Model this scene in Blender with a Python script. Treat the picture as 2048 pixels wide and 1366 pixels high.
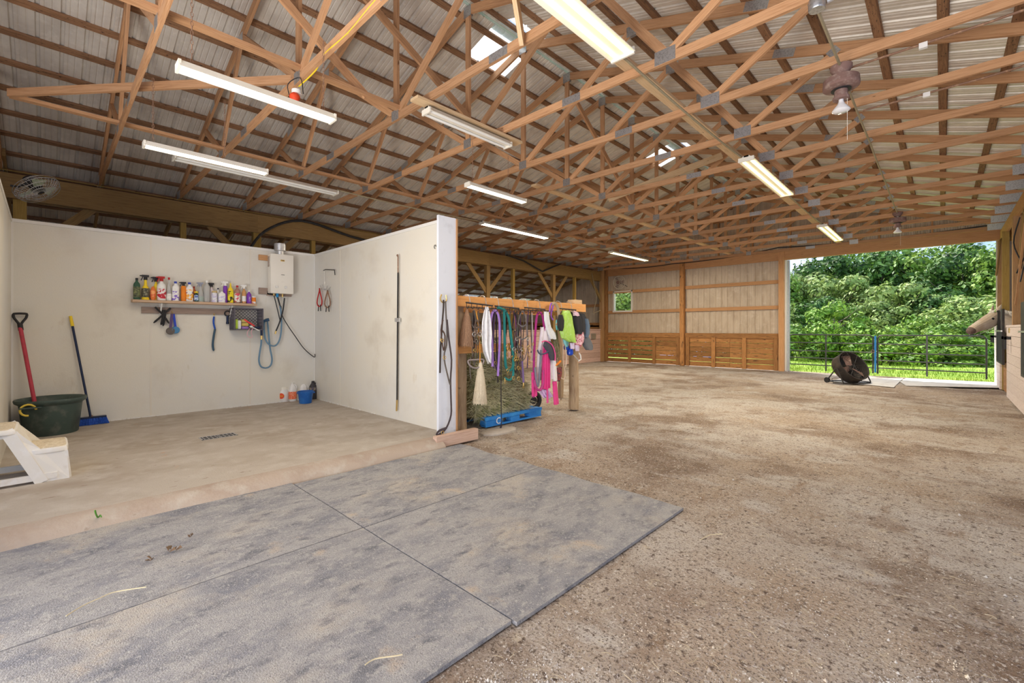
import bpy, math, random
from mathutils import Vector, Matrix, noise as mnoise
random.seed(7)
for o in list(bpy.data.objects): bpy.data.objects.remove(o, do_unlink=True)
S = bpy.context.scene
C = S.collection
# ------------------------------------------------------------------ camera, sky, sun, exposure
FP, CX, HY, CH = 896.7, 1024.0, 658.0, 1.5          # focal length in px of a 2048x1366 frame, horizon row, eye height
TH = math.atan(861/896.7)
FW = Vector((-math.sin(TH), math.cos(TH), 0)); RT = Vector((math.cos(TH), math.sin(TH), 0))
cam = bpy.data.objects.new('camera', bpy.data.cameras.new('camera')); C.objects.link(cam)
cam.data.sensor_width = 36; cam.data.lens = 36*FP/2048; cam.data.clip_end = 500; cam.data.clip_start = 0.05
cam.data.shift_y = (HY-683)/2048
cam.location = (0, 0, CH); cam.rotation_euler = (math.radians(90), 0, TH)
S.camera = cam
S.view_settings.view_transform = 'Standard'; S.view_settings.look = 'None'
S.view_settings.gamma = 1; S.view_settings.use_curve_mapping = False
S.view_settings.exposure = 0.56
w = bpy.data.worlds.new('sky'); S.world = w; w.use_nodes = True
nt = w.node_tree; nt.nodes.clear()
def N(nt, t, **k):
    n = nt.nodes.new(t)
    for a, v in k.items():
        if a.startswith('_'): n.inputs[a[1:].replace('_', ' ')].default_value = v
        else: setattr(n, a, v)
    return n
wo = N(nt, 'ShaderNodeOutputWorld'); bg = N(nt, 'ShaderNodeBackground'); bg.inputs[1].default_value = 1.25
tc = N(nt, 'ShaderNodeTexCoord'); mp = N(nt, 'ShaderNodeMapping'); mp.inputs['Scale'].default_value = (1, 1, 2.6)
cl = N(nt, 'ShaderNodeTexNoise', _Scale=2.2, _Detail=6.0, _Roughness=0.55)
rp = N(nt, 'ShaderNodeValToRGB'); rp.color_ramp.elements[0].position = .42; rp.color_ramp.elements[1].position = .62
rp.color_ramp.elements[0].color = (.25, .42, .78, 1); rp.color_ramp.elements[1].color = (.82, .87, .95, 1)
nt.links.new(tc.outputs['Generated'], mp.inputs[0]); nt.links.new(mp.outputs[0], cl.inputs['Vector'])
nt.links.new(cl.outputs['Fac'], rp.inputs[0]); nt.links.new(rp.outputs[0], bg.inputs[0]); nt.links.new(bg.outputs[0], wo.inputs[0])
sl = bpy.data.lights.new('sun', 'SUN'); sl.energy = 6.5; sl.angle = .02; sl.color = (1, .95, .86)
so = bpy.data.objects.new('sun', sl); C.objects.link(so); so.location = (-10, 20, 30)
so.rotation_euler = Vector((-.58, .26, .77)).to_track_quat('Z', 'Y').to_euler()
al = bpy.data.lights.new('entrance_fill_light', 'AREA'); al.shape = 'RECTANGLE'; al.size = 8; al.size_y = 1.6; al.energy = 640; al.color = (1, .94, .86)  # added unseen area lamp, fills roof and interior in place of entrance daylight
ao = bpy.data.objects.new('entrance_fill_light', al); C.objects.link(ao); ao.location = (-.5, -3.6, .6); ao.rotation_euler = (math.radians(138), 0, math.radians(-32))

# ------------------------------------------------------------------ photo pixel on a real plane -> world point
def ray(px, py):
    d = FW + RT*((px-CX)/FP); return Vector((d.x, d.y, -(py-HY)/FP))
def onx(px, py, X):
    r = ray(px, py); return r*(X/r.x) + Vector((0, 0, CH))
def ony(px, py, Y):
    r = ray(px, py); return r*(Y/r.y) + Vector((0, 0, CH))
def onz(px, py, z=0.):
    r = ray(px, py); return r*((z-CH)/r.z) + Vector((0, 0, CH))

# ------------------------------------------------------------------ materials
def PM(name, base, layers=(), rough=.8, bump=0., bscale=40, metal=0., coord='Object', stretch=(1, 1, 1), vary=0., alpha=None, transl=0., spec=.3, bstretch=None):
    """base colour with noise layers [(colour, scale, lo, hi, stretch)] laid over it"""
    m = bpy.data.materials.new(name); m.use_nodes = True; nt = m.node_tree; L = nt.links
    b = nt.nodes['Principled BSDF']; b.inputs['Roughness'].default_value = rough; b.inputs['Metallic'].default_value = metal
    b.inputs['Specular IOR Level'].default_value = spec
    tc = N(nt, 'ShaderNodeTexCoord'); src = tc.outputs[coord]
    oi = N(nt, 'ShaderNodeObjectInfo')
    off = N(nt, 'ShaderNodeVectorMath', operation='SCALE'); off.inputs[0].default_value = (7.1, 3.7, 5.3)
    add = N(nt, 'ShaderNodeVectorMath', operation='ADD')
    L.new(oi.outputs['Random'], off.inputs['Scale']); L.new(src, add.inputs[0]); L.new(off.outputs[0], add.inputs[1])
    def vec(st):
        mp = N(nt, 'ShaderNodeMapping'); mp.inputs['Scale'].default_value = st; L.new((add.outputs[0] if vary else src), mp.inputs[0]); return mp.outputs[0]
    rgb = N(nt, 'ShaderNodeRGB'); rgb.outputs[0].default_value = (*base, 1); cur = rgb.outputs[0]
    for ly in layers:
        c, sc, lo, hi = ly[:4]; st = ly[4] if len(ly) > 4 else stretch
        nz = N(nt, 'ShaderNodeTexNoise', _Scale=sc, _Detail=5.0, _Roughness=.6); L.new(vec(st), nz.inputs['Vector'])
        mr = N(nt, 'ShaderNodeMapRange'); mr.inputs[1].default_value = lo; mr.inputs[2].default_value = hi; L.new(nz.outputs['Fac'], mr.inputs[0])
        mx = N(nt, 'ShaderNodeMix', data_type='RGBA'); L.new(mr.outputs[0], mx.inputs['Factor']); L.new(cur, mx.inputs['A']); mx.inputs['B'].default_value = (*c, 1)
        cur = mx.outputs['Result']
    if vary:
        hs = N(nt, 'ShaderNodeHueSaturation'); mr = N(nt, 'ShaderNodeMapRange'); mr.inputs[3].default_value = 1-vary; mr.inputs[4].default_value = 1+vary
        L.new(oi.outputs['Random'], mr.inputs[0]); L.new(mr.outputs[0], hs.inputs['Value']); L.new(cur, hs.inputs['Color']); cur = hs.outputs[0]
    L.new(cur, b.inputs['Base Color'])
    if bump:
        nz = N(nt, 'ShaderNodeTexNoise', _Scale=bscale, _Detail=4.0); L.new(vec(bstretch or stretch), nz.inputs['Vector'])
        bp = N(nt, 'ShaderNodeBump', _Strength=1.0); bp.inputs['Distance'].default_value = bump
        L.new(nz.outputs['Fac'], bp.inputs['Height']); L.new(bp.outputs[0], b.inputs['Normal'])
    if alpha is not None: b.inputs['Transmission Weight'].default_value = alpha; b.inputs['IOR'].default_value = 1.2
    if transl:
        tr = N(nt, 'ShaderNodeBsdfTranslucent'); L.new(cur, tr.inputs[0]); ms = N(nt, 'ShaderNodeMixShader'); ms.inputs[0].default_value = transl
        L.new(b.outputs[0], ms.inputs[1]); L.new(tr.outputs[0], ms.inputs[2]); L.new(ms.outputs[0], nt.nodes['Material Output'].inputs[0])
    return m
def EM(name, c, s):
    m = bpy.data.materials.new(name); m.use_nodes = True; nt = m.node_tree; b = nt.nodes['Principled BSDF']
    b.inputs['Base Color'].default_value = (*c, 1); b.inputs['Emission Color'].default_value = (*c, 1); b.inputs['Emission Strength'].default_value = s; return m
G = (1.2, 22, 22)     # wood grain: UV u runs along the board
def wood(name, base, dark, light, vary=.12, rough=.75, knots=True, extra=()):
    ly = [(dark, 3.0, .45, .75, G), (light, 5.0, .52, .8, (.8, 40, 40))]
    if knots: ly.append((tuple(x*.45 for x in dark), 3.5, .68, .74, (1.3, 5, 5)))
    return PM(name, base, ly+list(extra), rough=rough, bump=.002, bscale=6, coord='UV', stretch=G, vary=vary)
M = {}
M['truss'] = wood('truss_pine', (.50, .275, .14), (.34, .165, .075), (.64, .40, .23), vary=.16)
M['truss_pale'] = wood('pale_pine', (.66, .47, .28), (.50, .32, .16), (.78, .60, .38))
M['purlin'] = wood('brown_purlin', (.28, .15, .08), (.11, .055, .03), (.40, .24, .13), vary=.2, extra=[((.03, .02, .02), 9, .60, .68, (2, 6, 6))])
M['girder'] = wood('treated_girder', (.30, .185, .07), (.19, .105, .04), (.40, .27, .12))
M['post'] = wood('treated_post', (.38, .22, .10), (.25, .13, .06), (.50, .32, .15))
M['ypost'] = wood('yellow_treated_post', (.36, .235, .06), (.24, .145, .035), (.46, .32, .10))
M['kick'] = wood('kick_board_wood', (.42, .20, .07), (.14, .06, .025), (.58, .32, .12), vary=.25, extra=[((.05, .03, .02), 4, .58, .7, (1, 4, 4))])
M['beam_orange'] = wood('orange_pine_rail', (.74, .36, .12), (.62, .27, .08), (.82, .46, .18))
M['header'] = wood('header_wood', (.52, .28, .13), (.38, .19, .08), (.62, .37, .19))
M['grey_wood'] = wood('weathered_wood', (.36, .27, .22), (.22, .15, .12), (.52, .42, .35))
M['shelf_wood'] = wood('rough_shelf_board', (.52, .36, .24), (.36, .22, .13), (.66, .50, .36))
M['log'] = wood('debarked_log', (.40, .29, .18), (.24, .15, .09), (.56, .44, .31), knots=True)
M['stallwood'] = wood('whitewashed_plank', (.74, .64, .60), (.60, .49, .45), (.84, .77, .73), knots=False, vary=.08)
M['stallpink'] = wood('pinkish_stall_plank', (.58, .40, .34), (.44, .28, .22), (.70, .53, .46), knots=False, vary=.1)
M['curbwood'] = wood('curb_board', (.60, .42, .33), (.46, .30, .22), (.72, .56, .46))
M['tin'] = PM('roof_tin', (.70, .66, .60), [((.54, .49, .44), 2.2, .4, .75), ((.78, .74, .68), 9, .55, .8)], rough=.45, metal=.1, spec=.4, vary=.05)
M['tin_wall'] = PM('wall_tin', (.56, .47, .37), [((.43, .34, .25), 2.0, .45, .75, (3, 3, 1)), ((.66, .58, .49), 7, .55, .8)], rough=.5, metal=.15, vary=.06)
M['tin_grey'] = PM('galvanised', (.55, .56, .57), [((.38, .39, .40), 60, .5, .6)], rough=.35, metal=.8, vary=.05)
M['skylight'] = PM('skylight_fibreglass', (.92, .95, .95), [], rough=.5, transl=.85)
M['closure'] = PM('pale_green_closure', (.70, .80, .72), [], rough=.7, transl=.4)
M['wallwhite'] = PM('painted_wall_board', (.73, .69, .60), [((.58, .52, .43), 1.3, .52, .8), ((.70, .69, .66), .7, .4, .7), ((.60, .53, .42), 5, .66, .8, (1, 1, .4))], rough=.55, bump=.001, bscale=60)
M['wallend'] = PM('bluish_white_sheet', (.74, .77, .84), [((.62, .64, .70), 4, .55, .75)], rough=.4)
M['seam'] = PM('seam_strip', (.72, .67, .58), [], rough=.5)
M['trimwhite'] = PM('white_trim', (.76, .74, .70), [], rough=.5)
M['concrete'] = PM('wash_slab_concrete', (.46, .41, .355), [((.37, .31, .25), 1.8, .42, .7, (1.3, .9, 1)), ((.54, .50, .45), 4, .5, .75), ((.26, .19, .14), 9, .66, .72, (2.2, .8, 1)), ((.52, .33, .22), 5, .68, .76), ((.38, .34, .29), 70, .58, .7)], rough=.8, bump=.003, bscale=70)
M['curb'] = PM('curb_concrete', (.43, .35, .285), [((.34, .255, .20), 3, .45, .7), ((.50, .45, .39), 6, .5, .75), ((.34, .27, .21), 12, .66, .74)], rough=.85, bump=.006, bscale=30)
M['mat'] = PM('dusty_rubber_mat', (.33, .325, .33), [((.20, .205, .235), 1.9, .42, .64, (2.0, 1, 1)), ((.45, .405, .35), 1.3, .52, .68), ((.13, .135, .16), 5, .52, .70, (1.9, 1, 1)), ((.48, .38, .29), 2.6, .62, .74), ((.40, .39, .38), 12, .52, .72, (1.6, 1, 1)), ((.42, .41, .41), 60, .56, .68), ((.13, .13, .15), 95, .56, .66), ((.50, .48, .46), 190, .58, .66)], rough=.85, bump=.004, bscale=140)
M['whitemat'] = PM('pale_door_mat', (.66, .65, .64), [((.5, .48, .46), 3, .5, .7)], rough=.8)
M['dirt'] = PM('barn_dirt', (.37, .295, .23), [((.47, .43, .39), .38, .42, .56), ((.21, .15, .11), .50, .50, .60), ((.29, .22, .17), 1.5, .54, .68), ((.49, .455, .42), 1.3, .55, .68, (1, 1.5, 1)), ((.27, .19, .13), 2.4, .57, .72, (1.8, .7, 1)), ((.50, .43, .34), 7, .60, .72), ((.11, .08, .065), 26, .56, .66), ((.56, .52, .48), 48, .58, .64), ((.13, .10, .08), 90, .54, .64), ((.52, .49, .46), 150, .60, .66)], rough=.95, bump=.012, bscale=45, spec=.15)
M['grass'] = PM('lawn', (.24, .38, .05), [((.40, .50, .08), 1.5, .4, .7), ((.13, .24, .03), 6, .5, .75)], rough=.9, bump=.03, bscale=30)
M['plastic_white'] = PM('white_plastic', (.82, .78, .70), [((.62, .53, .42), 4, .56, .8), ((.88, .86, .82), 9, .5, .8)], rough=.5, spec=.4)
M['tread'] = PM('dirty_step_tread', (.68, .58, .42), [((.50, .40, .26), 8, .45, .7), ((.80, .72, .58), 50, .5, .65)], rough=.8, bump=.004, bscale=120)
M['tub'] = PM('dark_green_tub', (.055, .085, .075), [((.15, .16, .14), 7, .52, .75), ((.035, .05, .045), 3, .5, .7)], rough=.5, spec=.4)
M['blackp'] = PM('black_plastic', (.025, .025, .028), [((.07, .07, .07), 8, .55, .8)], rough=.5)
M['red_h'] = PM('red_handle', (.50, .05, .08), [((.38, .05, .07), 8, .5, .7)], rough=.5)
M['yellow'] = PM('yellow_plastic', (.85, .62, .03), [], rough=.45)
M['bluebr'] = PM('blue_bristle', (.02, .08, .42), [((.05, .16, .62), 50, .5, .7)], rough=.8)
M['navy'] = PM('navy_metal', (.02, .03, .07), [], rough=.3, metal=.3)
M['bluepl'] = PM('blue_bucket_plastic', (.02, .12, .42), [((.04, .2, .55), 5, .5, .7)], rough=.4)
M['hose'] = PM('blue_grey_hose', (.14, .25, .36), [], rough=.5)
M['steel'] = PM('steel', (.6, .6, .6), [((.35, .35, .36), 12, .5, .7)], rough=.35, metal=.6)
M['brass'] = PM('brass', (.65, .45, .15), [], rough=.35, metal=.8)
M['rust'] = PM('rusty_steel', (.26, .15, .10), [((.42, .26, .16), 30, .5, .65)], rough=.8, metal=.3)
M['heater'] = PM('heater_enamel', (.84, .80, .72), [((.74, .69, .60), 3, .55, .8)], rough=.35, spec=.5)
M['fixture'] = PM('fixture_enamel', (.82, .78, .68), [((.6, .54, .42), 6, .6, .8)], rough=.45)
M['tube_on'] = EM('lit_tube', (1, .93, .78), 3.5)
M['tube_warm'] = EM('lit_tube_yellow', (1, .90, .50), 2.2)
M['tube_off'] = PM('unlit_tube', (.84, .83, .80), [], rough=.3)
M['fanbrown'] = PM('dusty_brown_fan', (.22, .13, .11), [((.34, .25, .21), 20, .5, .7)], rough=.8)
M['bulb'] = PM('bulb_glass', (.82, .82, .84), [], rough=.15, spec=.6)
M['gate'] = PM('gate_tube_black', (.03, .03, .03), [((.08, .07, .06), 9, .6, .8)], rough=.35, spec=.5)
M['bluestrap'] = PM('blue_strap', (.03, .2, .55), [], rough=.6)
M['fandark'] = PM('dark_drum', (.035, .030, .028), [((.10, .08, .06), 5, .5, .75)], rough=.55, metal=.0)
M['palletblue'] = PM('blue_paint_wood', (.03, .22, .62), [((.06, .34, .75), 4, .5, .7), ((.55, .36, .2), 9, .68, .72)], rough=.7, bump=.003, bscale=40)
M['paintwhite'] = PM('white_paint', (.82, .84, .86), [((.4, .55, .75), 40, .55, .62)], rough=.7)
M['hay'] = PM('hay_core', (.22, .19, .09), [((.12, .10, .04), 14, .45, .65), ((.34, .30, .16), 40, .5, .7)], rough=.95, bump=.03, bscale=50)
M['straw'] = PM('hay_blades', (.50, .48, .30), [((.62, .58, .38), 3, .5, .6), ((.32, .34, .16), 5, .52, .6)], rough=.9)
M['strawb'] = PM('loose_straw', (.50, .43, .30), [((.5, .42, .28), 3, .5, .6)], rough=.9)
M['stone'] = PM('gravel_bits', (.52, .49, .46), [((.25, .2, .17), 1.1, .45, .5), ((.70, .62, .5), 1.7, .56, .6)], rough=.9)
M['horse'] = PM('cream_coat', (.62, .50, .38), [((.72, .63, .55), 4, .45, .7), ((.46, .35, .27), 7, .58, .8)], rough=.75)
M['muzzle'] = PM('dark_muzzle', (.16, .11, .10), [], rough=.7)
M['mane'] = PM('pale_mane', (.80, .76, .70), [((.5, .45, .4), 40, .5, .7)], rough=.8)
M['hair_cream'] = PM('cream_tail_hair', (.82, .72, .55), [((.62, .52, .36), 50, .45, .7, (6, 6, .5))], rough=.7, bump=.006, bscale=60, bstretch=(6, 6, .5))
M['hair_brown'] = PM('brown_tail_hair', (.42, .25, .15), [((.24, .13, .08), 40, .45, .7, (6, 6, .5))], rough=.7, bump=.006, bscale=60, bstretch=(6, 6, .5))
M['bark'] = PM('bark', (.16, .12, .09), [((.26, .21, .16), 5, .5, .7)], rough=.95)
def col(c, rough=.6, name=None, spec=.35, layers=()):
    k = name or 'colour_%02x%02x%02x' % tuple(int(255*min(1, x)) for x in c)
    if k not in M: M[k] = PM(k, c, layers or [(tuple(x*.75 for x in c), 14, .5, .8)], rough=rough, spec=spec)
    return M[k]
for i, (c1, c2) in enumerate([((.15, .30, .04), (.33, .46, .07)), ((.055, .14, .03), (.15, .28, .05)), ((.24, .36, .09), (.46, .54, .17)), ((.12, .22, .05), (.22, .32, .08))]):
    M['leaf%d' % i] = PM('foliage_%d' % i, c1, [(c2, .9, .42, .62), (tuple(x*.35 for x in c1), 1.6, .50, .62)], rough=.55, transl=.18, vary=.15)  # last dark layer paints shadow gaps between leaves into the foliage colour

# ------------------------------------------------------------------ mesh builder
class MB:
    def __init__(s): s.v = []; s.f = []; s.uv = []; s.sm = []
    def face(s, idx, uvs=None, smooth=False):
        s.f.append(idx); s.uv.append(uvs or [(s.v[i][0]+s.v[i][1]*.37, s.v[i][2]+s.v[i][1]*.61) for i in idx]); s.sm.append(smooth)
    def beam(s, p0, p1, w, h, up=(0, 0, 1), taper=1.):
        """board from p0 to p1, width w (sideways) and height h (along up); UV u along the board"""
        p0 = Vector(p0); p1 = Vector(p1); d = p1-p0; L = d.length; d.normalize(); up = Vector(up)
        sd = d.cross(up)
        if sd.length < 1e-4: sd = d.cross(Vector((0, 1, 0)))
        sd.normalize(); up = sd.cross(d).normalized(); b = len(s.v); ou, ov = random.random()*9, random.random()*9
        for e, p in enumerate((p0, p1)):
            t = taper if e else 1.
            for a, c in ((-1, -1), (1, -1), (1, 1), (-1, 1)): s.v.append(tuple(p+sd*(a*w*t/2)+up*(c*h*t/2)))
        for k in range(4):
            k2 = (k+1) % 4; ww = w if k % 2 == 0 else h; o2 = ov+k*.3
            s.face([b+k, b+k2, b+4+k2, b+4+k], [(ou, o2), (ou, o2+ww), (ou+L, o2+ww), (ou+L, o2)])
        q = [(ou, ov), (ou+.01, ov), (ou+.01, ov+h), (ou, ov+h)]
        s.face([b+3, b+2, b+1, b], q); s.face([b+4, b+5, b+6, b+7], q); return s
    def box(s, x0, x1, y0, y1, z0, z1):
        dx, dy, dz = abs(x1-x0), abs(y1-y0), abs(z1-z0); cx, cy, cz = (x0+x1)/2, (y0+y1)/2, (z0+z1)/2
        if dx >= dy and dx >= dz: return s.beam((x0, cy, cz), (x1, cy, cz), dy, dz)
        if dy >= dz: return s.beam((cx, y0, cz), (cx, y1, cz), dx, dz)
        return s.beam((cx, cy, z0), (cx, cy, z1), dx, dy, up=(0, 1, 0))
    def tube(s, pts, r, n=8, closed=False, cap=True):
        pts = [Vector(p) for p in pts]; m = len(pts); rs = r if isinstance(r, (list, tuple)) else [r]*m
        b = len(s.v); t0 = (pts[1]-pts[0]).normalized(); a = t0.orthogonal().normalized(); acc = 0
        for i, p in enumerate(pts):
            if closed: t = (pts[(i+1) % m]-pts[i-1]).normalized()
            else: t = (pts[min(i+1, m-1)]-pts[max(i-1, 0)]).normalized()
            a = (a-t*a.dot(t)); a = a.normalized() if a.length > 1e-6 else t.orthogonal().normalized(); c = t.cross(a)
            for k in range(n):
                an = 2*math.pi*k/n; s.v.append(tuple(p+(a*math.cos(an)+c*math.sin(an))*rs[i]))
        for i in range(m if closed else m-1):
            j = (i+1) % m; L = (pts[j]-pts[i]).length
            for k in range(n):
                k2 = (k+1) % n; v0 = k/n*.2; v1 = (k+1)/n*.2
                s.face([b+i*n+k, b+i*n+k2, b+j*n+k2, b+j*n+k], [(acc, v0), (acc, v1), (acc+L, v1), (acc+L, v0)], True)
            acc += L
        if cap and not closed: s.face([b+k for k in range(n)][::-1]); s.face([b+(m-1)*n+k for k in range(n)])
        return s
    def lathe(s, prof, c=(0, 0, 0), axis=(0, 0, 1), n=20, sx=1., smooth=True, sq=0):
        """profile [(r, h)] round an axis through c; sx flattens the section sideways"""
        c = Vector(c); ax = Vector(axis).normalized()
        a = Vector((1, 0, 0)) if abs(ax.z) > .99 else Vector((0, 0, 1)).cross(ax).normalized(); t = ax.cross(a); b = len(s.v)
        for r, h in prof:
            for k in range(n):
                an = 2*math.pi*k/n; cs, sn = math.cos(an), math.sin(an)
                if sq: q = (abs(cs)**sq+abs(sn)**sq)**(-1/sq); cs *= q; sn *= q
                s.v.append(tuple(c+ax*h+a*(cs*r*sx)+t*(sn*r)))
        for i in range(len(prof)-1):
            for k in range(n):
                k2 = (k+1) % n; h0, h1 = prof[i][1], prof[i+1][1]
                s.face([b+i*n+k, b+i*n+k2, b+(i+1)*n+k2, b+(i+1)*n+k], [(h0, k/n), (h0, (k+1)/n), (h1, (k+1)/n), (h1, k/n)], smooth)
        if prof[0][0] > 1e-4: s.face([b+k for k in range(n)][::-1])
        if prof[-1][0] > 1e-4: s.face([b+(len(prof)-1)*n+k for k in range(n)])
        return s
    def prism(s, poly, off):
        """poly of 3-D points, extruded by vector off"""
        b = len(s.v); n = len(poly); off = Vector(off)
        for p in poly: s.v.append(tuple(p))
        for p in poly: s.v.append(tuple(Vector(p)+off))
        s.face(list(range(b, b+n))[::-1]); s.face(list(range(b+n, b+2*n)))
        for k in range(n): s.face([b+k, b+(k+1) % n, b+n+(k+1) % n, b+n+k])
        return s
    def cloth(s, rows, x, t=.03, fold=.012, n=18, fr=3., ph=0.):
        """hanging garment: rows (z, y0, y1[, dx]); closed, lens-shaped section with folds"""
        b = len(s.v); m = len(rows)
        for i, rw in enumerate(rows):
            z, y0, y1 = rw[:3]; dx = rw[3] if len(rw) > 3 else 0
            for k in range(2*n):
                u = k/n if k < n else (2*n-k)/n
                sg = 1 if k < n else -1; th = t*math.sqrt(max(0, 1-(2*u-1)**2))*.5
                f = fold*math.sin(u*math.pi*2*fr+ph+i*.35)*(.3+.7*i/max(1, m-1))
                s.v.append((x+dx+sg*th+f, y0+(y1-y0)*u, z+fold*.6*math.sin(u*9+ph)))
        for i in range(m-1):
            for k in range(2*n):
                k2 = (k+1) % (2*n); s.face([b+i*2*n+k, b+i*2*n+k2, b+(i+1)*2*n+k2, b+(i+1)*2*n+k], None, True)
        s.face([b+k for k in range(2*n)]); s.face([b+(m-1)*2*n+k for k in range(2*n)][::-1]); return s
    def build(s, name, mat, parent=None, origin=None):
        me = bpy.data.meshes.new(name)
        if parent is not None:
            o0 = Vector(parent.get('org', (0, 0, 0)))
        elif origin is not None: o0 = Vector(origin)
        else:
            xs = [v[0] for v in s.v]; ys = [v[1] for v in s.v]; zs = [v[2] for v in s.v]
            o0 = Vector(((min(xs)+max(xs))/2, (min(ys)+max(ys))/2, min(zs)))
        me.from_pydata([(v[0]-o0.x, v[1]-o0.y, v[2]-o0.z) for v in s.v], [], s.f)
        ul = me.uv_layers.new(name='UVMap'); fl = [c for q in s.uv for p in q for c in p]; ul.data.foreach_set('uv', fl)
        me.polygons.foreach_set('use_smooth', s.sm); me.materials.append(mat); me.update()
        if any(s.sm): me.set_sharp_from_angle(angle=.7)
        o = bpy.data.objects.new(name, me); C.objects.link(o); o['org'] = tuple(o0)
        if parent is not None: o.parent = parent
        else: o.location = o0
        return o
def tag(o, label=None, cat=None, group=None, kind=None):
    for k, v in (('label', label), ('category', cat), ('group', group), ('kind', kind)):
        if v: o[k] = v
    return o
def thing(name, loc, label, cat, group=None):
    o = bpy.data.objects.new(name, None); C.objects.link(o); o.location = loc; o.empty_display_size = .1; o['org'] = tuple(loc)
    return tag(o, label, cat, group)
def struct(name, mb, mat, **k):
    o = mb.build(name, mat, **k); o['kind'] = 'structure'; return o
def dup(o, off=(0, 0, 0), label=None, parent=None):
    c = o.copy(); C.objects.link(c)
    if parent is not None: c.parent = parent
    else: c.location = o.location+Vector(off); c['org'] = tuple(Vector(o['org'])+Vector(off))
    if label: c['label'] = label
    for ch in o.children: dup(ch, parent=c)
    return c
def sag(p0, p1, drop, n=12):
    p0, p1 = Vector(p0), Vector(p1)
    return [p0.lerp(p1, i/n)-Vector((0, 0, drop*4*(i/n)*(1-i/n))) for i in range(n+1)]
def smooth(pts, k=4):
    P = [Vector(p) for p in pts]; out = []
    for i in range(len(P)-1):
        a, b, c, d = P[max(i-1, 0)], P[i], P[i+1], P[min(i+2, len(P)-1)]
        for j in range(k):
            t = j/k; out.append(.5*((2*b)+(c-a)*t+(2*a-5*b+4*c-d)*t*t+(3*b-a-3*c+d)*t**3))
    return out+[P[-1]]

# ------------------------------------------------------------------ barn frame constants
XC, SL, ZR = -5.1, .305, 6.36           # ridge X, roof slope, underside of roof tin at the ridge
XL, XR, YF = -11.5, 1.05, 18.2          # girder line left, stall front right, far wall
XO, XE = -16.0, 5.6                     # outer eaves
YN = -2.6                               # roof starts behind the camera
def zroof(X): return ZR-SL*abs(X-XC)
TY = [4.37+1.22*k for k in range(-5, 12)]
# ---- ground
gm = MB(); nx, ny = 150, 190
x0g, x1g, y0g, y1g = -16.5, 6, -4.5, 18.6
for j in range(ny+1):
    for i in range(nx+1):
        x = x0g+(x1g-x0g)*i/nx; y = y0g+(y1g-y0g)*j/ny
        h = mnoise.noise(Vector((x*.5, y*.5, 0)))*.035+mnoise.noise(Vector((x*2.1, y*2.1, 3)))*.016+mnoise.noise(Vector((x*6, y*6, 7)))*.007
        if -4.9 < x < -1.2 and y < 4: h *= .25
        if x < -4.5 and y < 4.2: h = -.03
        if x > -4.6 and x < -1.45 and y < 3.8: h = min(h, 0)-.004
        if y > 17.2: h *= .3
        gm.v.append((x, y, h-.012))
for j in range(ny):
    for i in range(nx):
        a = j*(nx+1)+i; gm.face([a, a+1, a+nx+2, a+nx+1], None, True)
struct('floor', gm, M['dirt'], origin=(0, 0, 0))
sl_ = MB().box(-9.3, -4.78, -3.6, 3.95, -.2, .1); slab = struct('trim_1', sl_, M['concrete'])
tag(slab, 'raised concrete wash stall floor', None)
cb = MB(); n = 60
for i in range(n+1):
    y = -3.6+i*(7.12/n); j = mnoise.noise(Vector((y*1.3, 2, 0)))*.012
    cb.v += [(-4.80, y, .1), (-4.66+j, y, .098+j*.3), (-4.56+j*1.6, y, .03), (-4.53+j*2, y, -.03)]
for i in range(n):
    for k in range(3):
        a = i*4+k; cb.face([a, a+4, a+5, a+1], None, True)
cb.build('curb', M['curb'], slab)
dr = MB(); dc = onz(437, 873, .1)
for k in range(2): dr.box(dc.x-.1, dc.x+.1, dc.y-.20+k*.385, dc.y-.185+k*.385, .1, .104)
for k in range(2): dr.box(dc.x-.1+k*.19, dc.x-.09+k*.19, dc.y-.2, dc.y+.2, .1, .104)
for k in range(8): dr.box(dc.x-.1, dc.x+.1, dc.y-.165+k*.045, dc.y-.157+k*.045, .1, .1025)
dr.box(dc.x-.1, dc.x+.1, dc.y-.003, dc.y+.003, .1, .1025); dr.box(dc.x-.006, dc.x+.006, dc.y-.2, dc.y+.2, .1, .1025)
d_ = dr.build('floor_drain', M['steel']); tag(d_, 'rectangular metal drain grate set in the wash stall concrete', 'drain')
MB().box(dc.x-.1, dc.x+.1, dc.y-.2, dc.y+.2, .1005, .1015).build('drain_hole_dark', M['blackp'], d_)  # thin black sheet paints the dark of the grate openings
# rubber mats
def mat_(x0, x1, y0, y1, label, wav=0.):
    m = MB(); nx_, ny_ = 16, 20
    for s_ in (0, 1):
        for j in range(ny_+1):
            for i in range(nx_+1):
                x = x0+(x1-x0)*i/nx_; y = y0+(y1-y0)*j/ny_
                if wav and j == ny_: y += wav*math.sin(i*.7)
                z = .010+mnoise.noise(Vector((x*1.6, y*1.6, 1)))*.004
                if abs(x+4.4) < .25: z += .004*math.sin(y*2.2)
                m.v.append((x, y, z if s_ else z-.02))
    q = (nx_+1)*(ny_+1)
    for j in range(ny_):
        for i in range(nx_):
            a = j*(nx_+1)+i; m.face([q+a, q+a+1, q+a+nx_+2, q+a+nx_+1], None, True)
    rim = [i for i in range(nx_+1)]+[j*(nx_+1)+nx_ for j in range(1, ny_+1)]+[ny_*(nx_+1)+i for i in range(nx_-1, -1, -1)]+[j*(nx_+1) for j in range(ny_-1, 0, -1)]
    for k in range(len(rim)):
        a, b = rim[k], rim[(k+1) % len(rim)]; m.face([a, b, b+q, a+q])
    tag(m.build('rubber_mat', M['mat']), label, 'mat', 'rubber mats beside the wash stall')
mat_(-3.13, -1.56, 1.66, 3.70, 'grey rubber mat whose far right corner points onto the dirt floor', .012)
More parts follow.
